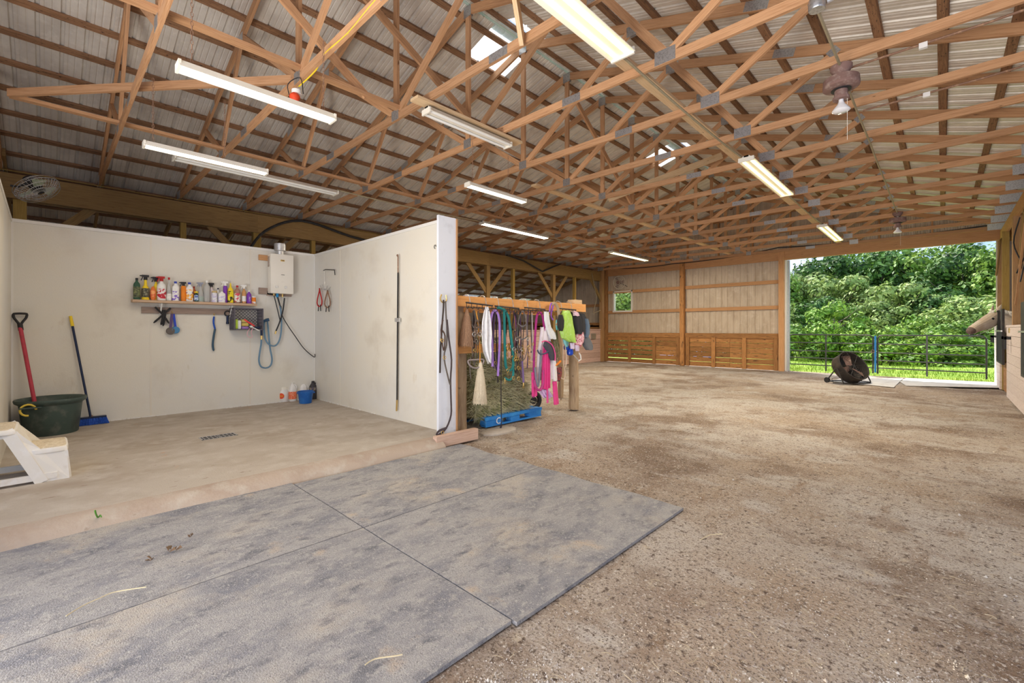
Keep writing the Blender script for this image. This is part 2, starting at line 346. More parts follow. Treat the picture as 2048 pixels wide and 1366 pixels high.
mat_(-4.50, -3.14, 1.66, 3.72, 'grey rubber mat tucked against the curb below the tack rack end', .02)
mat_(-3.135, -1.59, -1.9, 1.652, 'grey rubber mat in the foreground beside the loose dirt')
mat_(-4.56, -3.145, -1.9, 1.652, 'grey rubber mat in the foreground lying along the wash stall curb')
m = MB().prism([onz(1665, 763, .012), onz(1680, 758, .012), onz(1806, 757.5, .012), onz(1788, 775, .012)], (0, 0, .012)); tag(m.build('door_mat', M['whitemat']), 'pale flat mat lying under the drum fan', 'mat')
m = MB().prism([onz(1800, 764, .014), onz(1812, 757, .014), onz(1988, 765, .014), onz(1998, 776, .014), onz(1812, 772, .014)], (0, 0, .012)); tag(m.build('door_mat', M['whitemat']), 'pale flat mat lying in front of the right hand gate', 'mat')
# outside
g = MB(); nn = 40
for j in range(nn+1):
    for i in range(nn+1):
        x = -60+130*i/nn; y = 18.3+70*j/nn; t = max(0, y-25)
        g.v.append((x, y, -.06-t*.11+(mnoise.noise(Vector((x*.2, y*.2, 0)))*.25 if y > 20 else 0)))
for j in range(nn):
    for i in range(nn):
        a = j*(nn+1)+i; g.face([a, a+1, a+nn+2, a+nn+1], None, True)
struct('lawn', g, M['grass'])
g = MB(); gr = random.Random(4)
for _ in range(9000):
    x = gr.uniform(-7, 3.5); y = 18.5+gr.random()**1.6*7; h = gr.uniform(.05, .16); a = gr.random()*6.28; b = len(g.v)
    dx, dy = math.cos(a)*.008, math.sin(a)*.008
    g.v += [(x-dx, y-dy, -.09), (x+dx, y+dy, -.09), (x+gr.uniform(-.05, .05), y+gr.uniform(-.05, .05), h-.05)]; g.face([b, b+1, b+2])
tag(g.build('lawn_grass', M['grass'], origin=(0, 0, 0)), 'sunlit green grass just beyond the metal gates', 'grass', kind='stuff')

# ------------------------------------------------------------------ corrugated sheets
def ribbed(org, u, v, w, v0, v1, nrm, dep=.026):
    """sheet at org spanning u*[0,w]; v runs v0(u)..v1(u); ribs stand out along nrm"""
    org, u, v, nrm = Vector(org), Vector(u).normalized(), Vector(v).normalized(), Vector(nrm).normalized()
    pr = [(0., 0.)]; n = max(1, round(w/.228)); st = w/n
    for k in range(n):
        c = st*(k+.12)
        pr += [(c-.022, 0), (c-.01, dep), (c+.014, dep), (c+.026, 0)]
        for q in (.42, .72): m_ = st*(k+q); pr += [(m_-.012, 0), (m_, dep*.28), (m_+.012, 0)]
    pr = [p for p in pr if 0 <= p[0] <= w]+[(w, 0.)]; m = MB()
    for a, h in pr:
        lo = v0(a) if callable(v0) else v0; hi = v1(a) if callable(v1) else v1
        m.v.append(tuple(org+u*a+v*lo+nrm*h)); m.v.append(tuple(org+u*a+v*hi+nrm*h))
    for k in range(len(pr)-1): m.face([2*k, 2*k+2, 2*k+3, 2*k+1])
    return m
CA = math.cos(math.atan(SL)); SA = math.sin(math.atan(SL))
ceil_l = bpy.data.objects.new('ceiling', None); C.objects.link(ceil_l); ceil_l['org'] = (0, 0, 0); ceil_l['kind'] = 'structure'
SKY = [(4.95, 5.86), (11.3, 12.2)]
def roof_side(sg, xe):
    Ln = abs(xe-XC)/CA; u = (0, 1, 0); v = (sg*CA, 0, -SA); nr = (sg*SA, 0, CA)
    y = YN; brk = [YN]
    while y < 18.7:
        y += .91
        brk.append(y)
    brk = sorted(set([b for b in brk if not any(a-.45 < b < c+.45 for a, c in SKY)]+[q for s_ in SKY for q in s_]))
    for a, b in zip(brk[:-1], brk[1:]):
        sk = any(abs(a-s_[0]) < .01 for s_ in SKY); top = .04
        if sk:
            ribbed((XC, a, ZR), u, v, b-a, top, (.74 if sg < 0 else .42), nr).build('skylight_panel', M['skylight'], ceil_l); top = (.74 if sg < 0 else .42)
        ribbed((XC, a, ZR), u, v, b-a, top, Ln, nr).build('roof_panel', M['tin'], ceil_l)
    x = .2
    while x < abs(xe-XC)-.05:
        X = XC+sg*x; z = zroof(X)-.022-.001
        if sg > 0 or x < 20:
            m = MB().beam((X, YN, z), (X, 18.7, z), .089, .04, up=(nr[0], 0, nr[2])); m.build('purlin', M['purlin'], ceil_l)
        x += .545
roof_side(-1, XO); roof_side(1, XE)
MB().beam((XC-.09, YN, ZR+.012), (XC-.09, 18.7, ZR+.012), .12, .006, up=(-SA, 0, CA)).build('ridge_closure', M['closure'], ceil_l)
MB().beam((XC+.09, YN, ZR+.012), (XC+.09, 18.7, ZR+.012), .12, .006, up=(SA, 0, CA)).build('ridge_closure', M['closure'], ceil_l)
MB().beam((XC, YN, ZR+.05), (XC, 18.8, ZR+.05), .36, .012).build('ridge_cap', M['tin'], ceil_l)
# bird-chewed insulation / swallow dirt blotches omitted: purlin material carries the stains

# ------------------------------------------------------------------ trusses
def make_truss(Y):
    t = thing('roof_truss', (XC, Y, 4.2), '', 'truss', 'wooden roof trusses'); zb = 4.24; ch = .092
    top = lambda X: zroof(X)-.045-.06
    def bd(nm, a, b, h=.085, w=.038, mt='truss'): MB().beam((a[0], Y, a[1]), (b[0], Y, b[1]), w, h, up=(0, 0, 1) if abs(a[0]-b[0]) > .01 else (1, 0, 0)).build(nm, M[mt], t)
    bd('bottom_chord', (-7.0, zb), (XL-.15, zb), ch); bd('bottom_chord', (-3.2, zb), (-7.0, zb), ch); bd('bottom_chord', (XR+.35, zb), (-3.2, zb), ch)
    bd('top_chord', (XC, top(XC)), (XL-.3, top(XL-.3)), .12); bd('top_chord', (XC, top(XC)), (XR+.5, top(XR+.5)), .12)
    bd('king_post', (XC, zb+.04), (XC, top(XC)-.05), .085)
    for s_ in (-1, 1):
        X = lambda d: XC+s_*d
        bd('web', (X(.08), zb+.06), (X(2.0), top(X(2.0))-.04)); bd('web', (X(3.07), zb+.06), (X(2.1), top(X(2.1))-.05)); bd('web', (X(3.12), zb+.06), (X(4.15), top(X(4.15))-.04))
    def plate(X, z, w_, h_, rot=0.):
        m = MB(); c, s2 = math.cos(rot), math.sin(rot)
        for sd in (-1, 1): m.beam((X-c*w_/2, Y+sd*.0205, z-s2*w_/2), (X+c*w_/2, Y+sd*.0205, z+s2*w_/2), .003, h_, up=(-s2, 0, c))
        m.build('connector_plate', M['tin_grey'], t)
    plate(XC, zb+.02, .16, .13); plate(XC, top(XC)-.03, .16, .17)
    for s_ in (-1, 1):
        plate(XC+s_*3.07, zb+.03, .22, .14); plate(XC+s_*1.9, zb, .26, .09); plate(XC+s_*3.58, top(XC+s_*3.58), .26, .11, -s_*math.atan(SL)); plate(XC+s_*2.05, top(XC+s_*2.05)-.04, .2, .14)
    plate(XL+.1, zb+.03, .3, .16); plate(XR+.0, zb+.03, .34, .17); plate(XC+4.12, top(XC+4.12)-.05, .12, .1, .6)
    return t
ordn = ['', 'second', 'third', 'fourth', 'fifth', 'sixth', 'seventh', 'eighth', 'ninth', 'tenth', 'eleventh', 'twelfth', 'thirteenth', 'fourteenth', 'fifteenth', 'sixteenth', 'seventeenth']
t0 = make_truss(TY[0])
for k, Y in enumerate(TY):
    r = 16-k
    lb = 'timber roof truss nearest the far gable wall' if r == 0 else 'timber roof truss, %s counting back from the far gable wall' % ordn[r]
    if k == 0: t0['label'] = lb
    else: dup(t0, (0, Y-TY[0], 0), lb)
def board(p0, p1, w_, h_, label, mt='truss', name='brace_board', cat='brace', group=None, up=(0, 0, 1)):
    return tag(MB().beam(p0, p1, w_, h_, up=up).build(name, M[mt]), label, cat, group)
zt = 4.31
board((-2.42, 1.5, zt), (-2.42, 17.9, zt), .14, .038, 'wide pale board running lengthwise on the truss chords right of centre', 'truss_pale')
board((-8.1, -.3, zt), (-8.1, 17.9, zt), .09, .04, 'long narrow lengthwise board on the truss chords above the wash stall')
board((-5.03, -2.4, zt+.02), (-5.03, 3.25, zt+.02), .09, .04, 'lengthwise board on the nearest truss chords beside the king posts')
board((-5.75, 6.6, zt), (-5.75, 17.9, zt), .14, .038, 'pale lengthwise board on the far truss chords left of centre', 'truss_pale')
board((-8.02, -.3, 4.31), (-5.2, 2.0, 4.31), .038, .09, 'horizontal diagonal brace from the dark corner post to the near king posts')
for k, (ya, yb, zz0, zz1, lb) in enumerate([(2.0, 4.33, 5.9, 4.62, 'between the second and third king posts in view'), (.9, 2.7, 5.6, 4.33, 'above the red smoke fixture'), (6.9, 9.1, 5.95, 4.35, 'half way down the barn'), (13.0, 10.7, 5.95, 4.35, 'toward the far gable')]):
    board((XC+.05, ya, zz0), (XC+.05, yb, zz1), .04, .09, 'sloping lengthwise ridge brace ' + lb)
for (ya, yb, lb) in [(1.98, 3.12, 'above the yellow tubed light'), (10.0, 8.1, 'beyond the third sky panel')]:
    board((-2.2 if ya < 5 else -3.4, ya, 5.2), (-2.86 if ya < 5 else -5.0, yb, 4.2), .04, .13, 'slanting pale brace ' + lb, 'truss_pale')
# lean-to rafters beyond the left girder
t0 = None
for k, Y in enumerate(TY):
    if t0 is None:
        z0, z1 = zroof(XL+.4)-.13, zroof(XO+.1)-.13
        t0 = MB().beam((XL+.4, Y+.04, z0), (XO+.1, Y+.04, z1), .038, .14).build('rafter', M['girder'])
        tag(t0, 'x', 'rafter', 'side bay rafters beyond the left girder'); f_ = t0
    else: f_ = dup(t0, (0, Y-TY[0], 0))
    f_['label'] = 'brown rafter of the left side bay, %s' % ('nearest the far wall' if k == 16 else ordn[16-k]+' counting back from the far wall')
t0 = None
for k, Y in enumerate(TY[6:]):
    if t0 is None:
        t0 = MB().beam((XR+.3, Y+.04, zroof(XR+.3)-.13), (XE-.2, Y+.04, zroof(XE-.2)-.13), .038, .14).build('rafter', M['girder'])
        tag(t0, 'x', 'rafter', 'side bay rafters above the right stalls'); f_ = t0
    else: f_ = dup(t0, (0, Y-TY[6], 0))
    f_['label'] = 'rafter above the right hand stalls, %s' % ('nearest the far wall' if k == 10 else ordn[10-k]+' counting back from the far wall')

# ------------------------------------------------------------------ posts and girders
def post(X, Y, w_, d_, z0, z1, label, mt='post', brace=(), zb_=3.75, cat='post', group='timber barn posts', bx=0.):
    t = thing('timber_post', (X, Y, z0), label, cat, group)
    MB().beam((X, Y, z0), (X, Y, z1), w_, d_, up=(0, 1, 0)).build('shaft', M[mt], t)
    for s_ in brace:
        MB().beam((X+bx, Y+s_*.04, zb_-.95), (X+bx, Y+s_*.92, zb_), .045, .14).build('knee_brace', M['girder' if mt != 'header' else mt], t)
    return t
g_ = thing('girder', (XL, YN, 3.72), 'long yellowish timber girder along the left post line above the wash stall', 'girder')
for a, b in ((YN, 3.4), (3.4, 10.7), (10.7, YF)):
    for s_ in (-1, 1): MB().beam((XL+s_*.095, a, 3.93), (XL+s_*.095, min(b, YF-.24), 3.93), .04, .42).build('ply', M['girder'], g_)
nm = {-.3: 'partly hidden behind the wall fan', 3.4: 'with knee braces showing above the white wash wall', 7.06: 'hidden mostly behind the white partition', 10.72: 'knee braced, nearest beyond the white partition', 14.4: 'knee braced, midway to the far wall'}
for Y, l in nm.items(): post(XL, Y, .14, .16, 0, 4.15, 'left row timber post '+l, 'ypost' if Y < 4 else 'girder', (-1, 1), bx=.0)
for Y, l in ((2.0, 'yellow light post left of the water heater'), (4.68, 'yellow light post right of the water heater flue'), (12.0, 'yellow light post seen above the middle of the tack rail'), (15.85, 'yellow light post seen above the far end of the tack rail')):
    post(XL+.02, Y, .12, .1, 0, 4.15, l, 'ypost')
post(XL+.1, YF-.32, .16, .16, 0, 4.4, 'corner timber post where the left girder meets the far wall', 'post', (-1,), bx=.0)
post(-8.08, -.54, .16, .15, 0, 4.34, 'heavy brown post rising behind the left wash stall wall', 'post')
g_ = thing('girder', (XR+.2, 4, 3.9), 'timber girder carrying the trusses over the right hand stalls', 'girder')
for s_ in (-1, 1): MB().beam((XR+.2+s_*.095, 4.0, 4.03), (XR+.2+s_*.095, YF, 4.03), .04, .28).build('ply', M['header'], g_)
for Y, l, w_ in ((18.0, 'beside the right end of the far doorway', .2), (14.35, 'just in front of the horse', .2), (10.7, 'out of the frame on the right', .18), (7.0, 'beside the near stalls', .18)):
    post(XR+.13, Y, .2, w_, 0, 3.9, 'brown right row post '+l, 'post', (-1,), zb_=3.85)
post(XR+.07, 16.36, .12, .1, 0, 3.9, 'slim yellowish post beside the horse', 'ypost')

# ------------------------------------------------------------------ far wall
wb = bpy.data.objects.new('wall_back', None); C.objects.link(wb); wb['org'] = (0, 0, 0); wb['kind'] = 'structure'
YS = YF+.12
DX0, DX1, DZ = -4.05, 1.07, 3.95
br = [-16.0, -15.1, -14.2, -13.3, -12.4, -11.68, -10.97, -10.08, -9.2, -8.3, -7.4, -6.5, -5.6, -4.82, DX0]
for a, b in zip(br[:-1], br[1:]):
    hi = lambda q, a=a: zroof(a+q)+.0
    lo = 1.15 if a < -11.6 else 1.12
    if abs(a+10.97) < .01:
        ribbed((a, YS, 0), (1, 0, 0), (0, 0, 1), b-a, lo, 2.33, (0, -1, 0)).build('siding_panel', M['tin_wall'], wb)
        ribbed((a, YS, 0), (1, 0, 0), (0, 0, 1), b-a, 3.2, hi, (0, -1, 0)).build('siding_panel', M['tin_wall'], wb)
    else: ribbed((a, YS, 0), (1, 0, 0), (0, 0, 1), b-a, lo, hi, (0, -1, 0)).build('siding_panel', M['tin_wall'], wb)
for k in range(6):
    a = DX0+k*(DX1-DX0)/6; b = DX0+(k+1)*(DX1-DX0)/6
    ribbed((a, YS, 0), (1, 0, 0), (0, 0, 1), b-a, DZ, lambda q, a=a: zroof(a+q), (0, -1, 0)).build('siding_panel', M['tin_wall'], wb)
for k in range(5):
    a = DX1+k*.9; ribbed((a, YS, 0), (1, 0, 0), (0, 0, 1), .9, 0, lambda q, a=a: zroof(a+q), (0, -1, 0)).build('siding_panel', M['tin_wall'], wb)
def girt(x0, x1, z, h=.13, mt='header', y=YF+.06): MB().beam((x0, y, z), (x1, y, z), .04, h).build('girt', M[mt], wb)
P0, P1, P2 = -11.35, -7.72, -4.13
for x0, x1 in ((P0, P1), (P1, P2)):
    girt(x0, x1, 3.2); girt(x0, x1, 2.28); girt(x0, x1, 1.24, .19, 'kick', YF+.03)
    girt(x0, x1, 4.1, .30, 'header', YF+.02)
girt(XO, P0, 2.62); girt(XO, P0, 1.7, .2, 'kick')
for z in (5.0, 5.7): girt(XC-(ZR-z)/SL+.3, XC+(ZR-z)/SL-.3, z)
for k in range(-5, 6):
    X = XC+k*1.22; MB().beam((X, YF+.05, 4.25), (X, YF+.05, zroof(X)-.03), .04, .12, up=(0, 1, 0)).build('gable_stud', M['header'], wb)
MB().beam((P2, YF+.0, 4.13), (DX1+.1, YF+.0, 4.13), .09, .36).build('door_header', M['header'], wb)
for X in (P0-.02, P1, P2):
    MB().beam((X, YF-.03, 0), (X, YF-.03, 4.3), .17, .17, up=(0, 1, 0)).build('wall_post', M['kick' if X != P2 else 'header'], wb)
MB().box(DX0-.02, DX0+.05, YF+.02, YF+.16, 0, DZ).build('door_jamb', M['trimwhite'], wb)
MB().box(DX0+.05, DX0+.12, YF+.16, YF+.26, 0, DZ).build('door_track', M['tin_grey'], wb)
for X in (-10.15, -8.98, -7.93, -7.52, -6.5, -5.38, -4.32):
    MB().beam((X, YF-.0, 0), (X, YF-.0, 1.17), .14, .04, up=(0, 1, 0)).build('kick_stud', M['kick'], wb)
for x0, x1 in ((P0, -9.0), (-9.0, P1), (P1, -5.9), (-5.9, P2)):
    gap = x0 == P0
    for k in range(6):
        z0 = .0+k*.195; MB().box(x0+.003, x1-.003, YF+.04+random.uniform(0, .008), YF+.08, z0+.004, z0+(.165 if gap else .189)).build('kick_plank', M['kick'], wb)
for k in range(7): MB().box(XO, P0, YF+.04, YF+.08, k*.24, k*.24+.23).build('kick_plank', M['kick'], wb)
# window opening
wn = bpy.data.objects.new('window_1', None); C.objects.link(wn); wn['org'] = (0, 0, 0); wn['kind'] = 'structure'
for a in ((-11.02, -10.95, 2.28, 3.25), (-10.10, -10.03, 2.28, 3.25)): MB().box(a[0], a[1], YF+.03, YF+.16, a[2], a[3]).build('window_frame', M['trimwhite'], wn)
MB().box(-11.02, -10.03, YF+.0, YF+.17, 2.27, 2.34).build('window_sill', M['trimwhite'], wn); MB().box(-11.02, -10.03, YF+.03, YF+.16, 3.19, 3.24).build('window_head', M['trimwhite'], wn)
# side walls of the barn
wl = bpy.data.objects.new('wall_left', None); C.objects.link(wl); wl['org'] = (0, 0, 0); wl['kind'] = 'structure'
y = YN
while y < 18.2:
    ribbed((XO+.1, y, 0), (0, 1, 0), (0, 0, 1), .91, 0, 2.72, (1, 0, 0)).build('siding_panel', M['tin_wall'], wl); ribbed((XO+.1, y, 0), (0, 1, 0), (0, 0, 1), .91, 2.72, 3.0, (1, 0, 0)).build('added_eave_panel', M['skylight'], wl); y += .91  # translucent strip added in the eave gap to brighten the left side bay
for z in (.9, 1.8, 2.65): MB().beam((XO+.16, YN, z), (XO+.16, YF, z), .04, .13).build('girt', M['girder'], wl)
wr = bpy.data.objects.new('wall_right', None); C.objects.link(wr); wr['org'] = (0, 0, 0); wr['kind'] = 'structure'
y = 7.2
while y < 18.2:
    ribbed((XE-.5, y, 0), (0, 1, 0), (0, 0, 1), .91, 0, 2.9, (-1, 0, 0)).build('siding_panel', M['tin_wall'], wr); y += .91
wf_ = bpy.data.objects.new('wall_front_blocker', None); C.objects.link(wf_); wf_['org'] = (0, 0, 0); wf_['kind'] = 'structure'  # unseen near-end wall, added to keep sky light off the left foreground
for k in range(12): ribbed((XO+.1+k*.9, YN-.05, 0), (1, 0, 0), (0, 0, 1), .9, 0, lambda q, a=XO+.1+k*.9: zroof(a+q), (0, 1, 0)).build('siding_panel', M['tin_wall'], wf_)
# ------------------------------------------------------------------ stall fronts
def stall_front(X, segs, zt_, mt, label, rows, name='stall_front', th=.05):
    t = thing(name, (X, segs[0][0], 0), label, 'stall wall')
    h = zt_/rows
    for a, b in segs:
        n = max(1, round((b-a)/3.0))
        for q in range(n):
            for k in range(rows):
                MB().box(X-th/2, X+th/2+random.uniform(0, .006), a+(b-a)*q/n+.003, a+(b-a)*(q+1)/n-.003, k*h+.004, (k+1)*h-.003).build('plank', M[mt], t)
        MB().box(X-th/2-.01, X+th/2+.03, a, b, zt_, zt_+.04).build('top_rail', M[mt], t)
    return t
stall_front(XR, [(7.1, 9.3), (11.6, 14.78)], 1.54, 'stallwood', 'whitewashed plank stall front at the right edge behind the black grille', 8)
stall_front(XR, [(16.4, 18.0)], 1.54, 'stallwood', 'whitewashed plank stall front beside the far doorway', 8)
stall_front(XL, [(8.2, 14.2)], 1.42, 'stallpink', 'pinkish plank stall front seen through the tack rack', 7)
stall_front(XL+.05, [(14.6, 17.9)], 1.46, 'stallpink', 'pinkish plank stall front ending at the far left corner', 7)
tag(MB().box(XL+.08, XL+.13, 17.0, 17.35, 1.05, 1.3).build('feed_box_door', M['tin_grey']), 'small grey feed hatch on the far left stall front', 'hatch')
def yoke(Y0, Y1, label):
    t = thing('stall_door', (XR-.05, Y0, .5), label, 'stall door'); X = XR-.07; W_ = Y1-Y0
    MB().box(X-.02, X+.02, Y0, Y1, .70, 1.48).build('door_panel', M['fandark'], t); dp = t.children[-1]
    for a in (Y0, Y1-W_*.22): MB().box(X-.02, X+.02, a, a+W_*.22, 1.48, 1.95).build('yoke_arm', M['fandark'], t)
    m = MB()
    for k in range(9): m.box(X-.028, X-.02, Y0+.05+k*(W_-.1)/8.5, Y0+.07+k*(W_-.1)/8.5, .74, 1.44)
    m.build('panel_rib', M['gate'], dp)
    MB().box(X-.045, X-.02, Y0-.08, Y1+.08, 1.44, 1.47).build('door_frame', M['steel'], t)
    MB().box(XR+.02, XR+.06, Y0+.1, Y1-.1, .02, .7).build('lower_board', M['kick'], t)
yoke(14.82, 16.28, 'black metal yoke door the horse leans over'); yoke(9.5, 11.5, 'black metal yoke door cut off by the right edge of the photo')
for Y, l in ((17.6, 'far'), (17.0, 'near')):
    tag(MB().box(XR-.12, XR-.02, Y, Y+.05, 1.28, 1.33).box(XR-.12, XR-.09, Y, Y+.05, 1.15, 1.33).build('blanket_hook', M['blackp']), 'black hook on the far stall front, the %s one' % ('one nearer the doorway' if l == 'far' else 'one nearer the yoke door'), 'hook', 'black hooks on stall fronts')
for Y, l in ((14.45, 'farther'), (13.85, 'closer')):
    tag(MB().box(XR-.12, XR-.02, Y, Y+.07, 1.28, 1.34).box(XR-.12, XR-.09, Y, Y+.07, 1.08, 1.34).build('blanket_hook', M['blackp']), 'larger black hook on the near stall front, the %s of two' % l, 'hook', 'black hooks on stall fronts')
tag(MB().box(XR-.032, XR-.026, 14.1, 14.3, 1.42, 1.52).build('name_plate', M['brass']), 'small brass plate near the top of the near stall front', 'plate')
# tangle of cords on the right posts
tag(MB().tube(smooth([(XR+.1, 13.9, 3.8), (XR+.02, 14.0, 3.3), (XR+.1, 13.6, 2.8), (XR+.0, 13.2, 2.6), (XR+.1, 13.0, 2.9), (XR+.02, 12.9, 2.4)]), .012).build('loose_cord', M['blackp']), 'black cord looping down the brown post at the right edge', 'cord')
tag(MB().tube(smooth([(XR+.12, 17.6, 3.92), (XR+.02, 17.0, 3.75), (XR-.02, 16.9, 3.3), (XR-.04, 17.2, 2.9)]), .022).build('hanging_strap', M['girder']), 'strap dangling from the girder beside the far doorway', 'strap')
tag(MB().beam((XR+.02, 13.6, 2.0), (XR+.02, 12.2, 3.4), .03, .05).build('leaning_pole', M['header']), 'thin reddish pole slanting across the right edge post', 'pole')
# ------------------------------------------------------------------ wash stall
XW, YP = -9.13, 3.76
def wallbox(name, x0, x1, y0, y1, z0, z1, seams, ax):
    o = bpy.data.objects.new(name, None); C.objects.link(o); o['org'] = (0, 0, 0); o['kind'] = 'structure'
    ed = sorted(seams)
    for a, b in zip(ed[:-1], ed[1:]):
        if ax == 'y': MB().box(x0, x1, a+.002, b-.002, z0, z1).build('wall_sheet', M['wallwhite'], o)
        else: MB().box(a+.002, b-.002, y0, y1, z0, z1).build('wall_sheet', M['wallwhite'], o)
    for s_ in ed[1:-1]:
        if ax == 'y': MB().box(x1, x1+.004, s_-.010, s_+.010, z0, z1).build('seam_strip', M['seam'], o)
        else: MB().box(s_-.010, s_+.010, y0-.004, y0, z0, z1).build('seam_strip', M['seam'], o)
    return o
ZW = 2.98
w1 = wallbox('wall_wash_back', XW-.06, XW, 0, 0, .1, ZW, [-.38, 1.17, 2.6, YP+.1], 'y')
MB().box(XW-.075, XW+.012, -.4, YP, ZW-.02, ZW+.025).build('cap_trim', M['trimwhite'], w1)
MB().box(XW, XW+.02, YP-.02, YP, .12, ZW).build('corner_trim', M['trimwhite'], w1)
w2 = wallbox('wall_wash_right', XW, -4.84, YP, YP+.12, .1, ZW, [XW, -8.0, -4.84], 'x')
MB().box(XW, -4.83, YP-.012, YP+.13, ZW-.02, ZW+.025).build('cap_trim', M['trimwhite'], w2)
MB().box(-4.84, -4.80, YP-.16, YP+.13, .06, ZW+.03).build('end_sheet', M['wallend'], w2)
MB().box(-4.86, -4.78, YP+.13, YP+.15, .06, ZW+.02).build('end_batten', M['header'], w2)
w3 = wallbox('wall_wash_left', XW, -6.72, -.40, -.32, .1, ZW, [XW, -6.72], 'x')
MB().box(XW, -6.72, -.45, -.31, ZW-.02, ZW+.025).build('cap_trim', M['trimwhite'], w3)
MB().box(XW, XW+.02, -.32, -.30, .12, ZW).build('corner_trim', M['trimwhite'], w3)
# crumbled mortar along the foot of the back wall
m = MB(); rr = random.Random(3)
for k in range(140):
    y = rr.choice([rr.uniform(.6, 1.35), rr.uniform(2.2, 3.7)]); s_ = rr.uniform(.006, .018); m.box(XW, XW+s_*1.2, y, y+s_*2, .1, .1+s_*1.2)
for k in range(40):
    x = rr.uniform(-8.9, -6.6); s_ = rr.uniform(.005, .014); m.box(x, x+s_*2, YP-s_, YP, .1, .1+s_*1.2)
tag(m.build('mortar_crumbs', M['trimwhite']), 'white crumbs along the foot of the wash stall walls', 'debris', kind='stuff')
# shelf
XS0, XS1 = XW+.02, XW+.20
def W(px, py, X=XW+.1): return onx(px, py, X)
a, b = W(265, 602, XS1), W(514, 612, XS1)
zs = 1.955
sh = thing('wall_shelf', (XW+.1, a.y, zs-.04), 'long rough wooden shelf holding grooming bottles on the wash stall wall', 'shelf')
MB().box(XW+.005, XS1, a.y, b.y, zs-.04, zs).build('shelf_board', M['shelf_wood'], sh)
for px in (322, 462):
    y = W(px, 620, XW+.1).y
    MB().box(XW, XW+.012, y-.012, y+.012, zs-.30, zs-.04).build('bracket', M['trimwhite'], sh); MB().beam((XW+.17, y, zs-.045), (XW+.01, y, zs-.26), .02, .012).build('bracket', M['trimwhite'], sh)
c0, c1 = W(283, 623, XW+.02), W(462, 629, XW+.02)
tag(MB().box(XW, XW+.03, c0.y, c1.y, 1.75, 1.85).build('hook_board', M['grey_wood']), 'grey weathered board with hooks below the bottle shelf', 'board')
def Wy(px, X=XW+.11): return W(px, 600, X).y
def trigger(t, y, z, mt, s=1., dr=-1):
    m = MB().lathe([(.016*s, 0), (.016*s, .025*s), (.011*s, .035*s)], (XB, y, z), n=10)
    m.box(XB-.011*s, XB+.011*s, y-.03*s, y+.028*s, z+.03*s, z+.052*s); m.beam((XB, y+dr*.022*s, z+.03*s), (XB, y+dr*.036*s, z-.006*s), .012*s, .008*s); m.box(XB-.006*s, XB+.006*s, y+dr*.028*s, y+dr*.046*s, z+.036*s, z+.048*s)
    m.build('trigger_head', M[mt], t)
XB = XW+.11
BG = 'bottles along the wash stall shelf'
def bottle(px, wpx, ytop, body, label, shape='round', cap='cap', capm=None, labm=None, lab=(.2, .7), clear=False, name='bottle', dx=0., zb=None):
    global XB
    XB = XW+.11+dx
    p = onx(px, 600, XB); k = (onx(px+1, 600, XB).y-p.y); r = wpx*k/2*.93
    z0 = zs if zb is None else zb; zt_ = onx(px, ytop, XB).z; H = zt_-z0; y = p.y
    t = thing(name, (XB, y, z0), label, name, BG)
    sx = .72 if shape in ('flat', 'jug') else 1.
    rx = min(r, .05) if shape != 'round' else r
    caph = {'cap': .10, 'trig': .20, 'none': 0, 'tip': .16, 'lid': .14}[cap]*H
    hb = H-caph
    if shape == 'can': pr = [(r*.95, 0), (r, .01), (r, hb*.92), (r*.7, hb)]
    elif shape == 'jar': pr = [(r*.92, 0), (r, .01), (r, hb*.9), (r*.85, hb)]
    elif shape == 'cone': pr = [(r, 0), (r, hb*.35), (r*.8, hb*.6), (r*.38, hb*.85), (r*.3, hb)]
    elif shape == 'oval': pr = [(r*.6, 0), (r*.9, hb*.12), (r, hb*.4), (r*.92, hb*.75), (r*.5, hb*.95), (r*.3, hb)]
    elif shape == 'hour': pr = [(r, 0), (r, hb*.1), (r*.85, hb*.13), (r*.9, hb*.55), (r*.85, hb*.62), (r*.42, hb*.75), (r*.34, hb)]
    else: pr = [(r*.94, 0), (r, .008), (r, hb*.74), (r*.86, hb*.83), (r*.42, hb*.92), (r*.34, hb)]
    MB().lathe(pr, (XB, y, z0), n=18, sx=sx, sq=(4 if shape in ('flat', 'jug') else 0)).build('body', body, t)
    if shape == 'jug': MB().tube(smooth([(XB, y+r*.35, z0+hb*.95), (XB, y+r*.9, z0+hb*.85), (XB, y+r*.95, z0+hb*.65)]), .007).build('handle', body, t)
    if labm is not None:
        MB().lathe([(r*1.02, hb*lab[0]), (r*1.02, hb*lab[1])], (XB, y, z0), n=18, sx=sx, sq=(4 if shape in ('flat', 'jug') else 0)).build('label_wrap', labm, t)
    if cap == 'cap': MB().lathe([(r*.42, hb), (r*.42, H)], (XB, y, z0), n=12).build('cap', M[capm], t)
    if cap == 'lid': MB().lathe([(r*.95, hb), (r*.95, H)], (XB, y, z0), n=16).build('lid', M[capm], t)
    if cap == 'tip': MB().lathe([(r*.36, hb), (r*.3, hb+caph*.6), (r*.14, H)], (XB, y, z0), n=12).build('nozzle', M[capm], t)
    if cap == 'trig': trigger(t, y, z0+hb, capm, s=caph/.052)
    return t
clearm = PM('clear_plastic', (.78, .78, .76), [], rough=.2, alpha=.55)
def prt(name, base, c2, sc=22, c3=None, st=(1, 1, 1)):      # printed label: bands and blobs of ink
    ly = [(c2, sc, .50, .53, st)]
    if c3: ly.append((c3, sc*1.4, .60, .63, st))
    return PM(name, base, ly, rough=.5)
K = (.02, .02, .02); Wt = (.86, .85, .82)
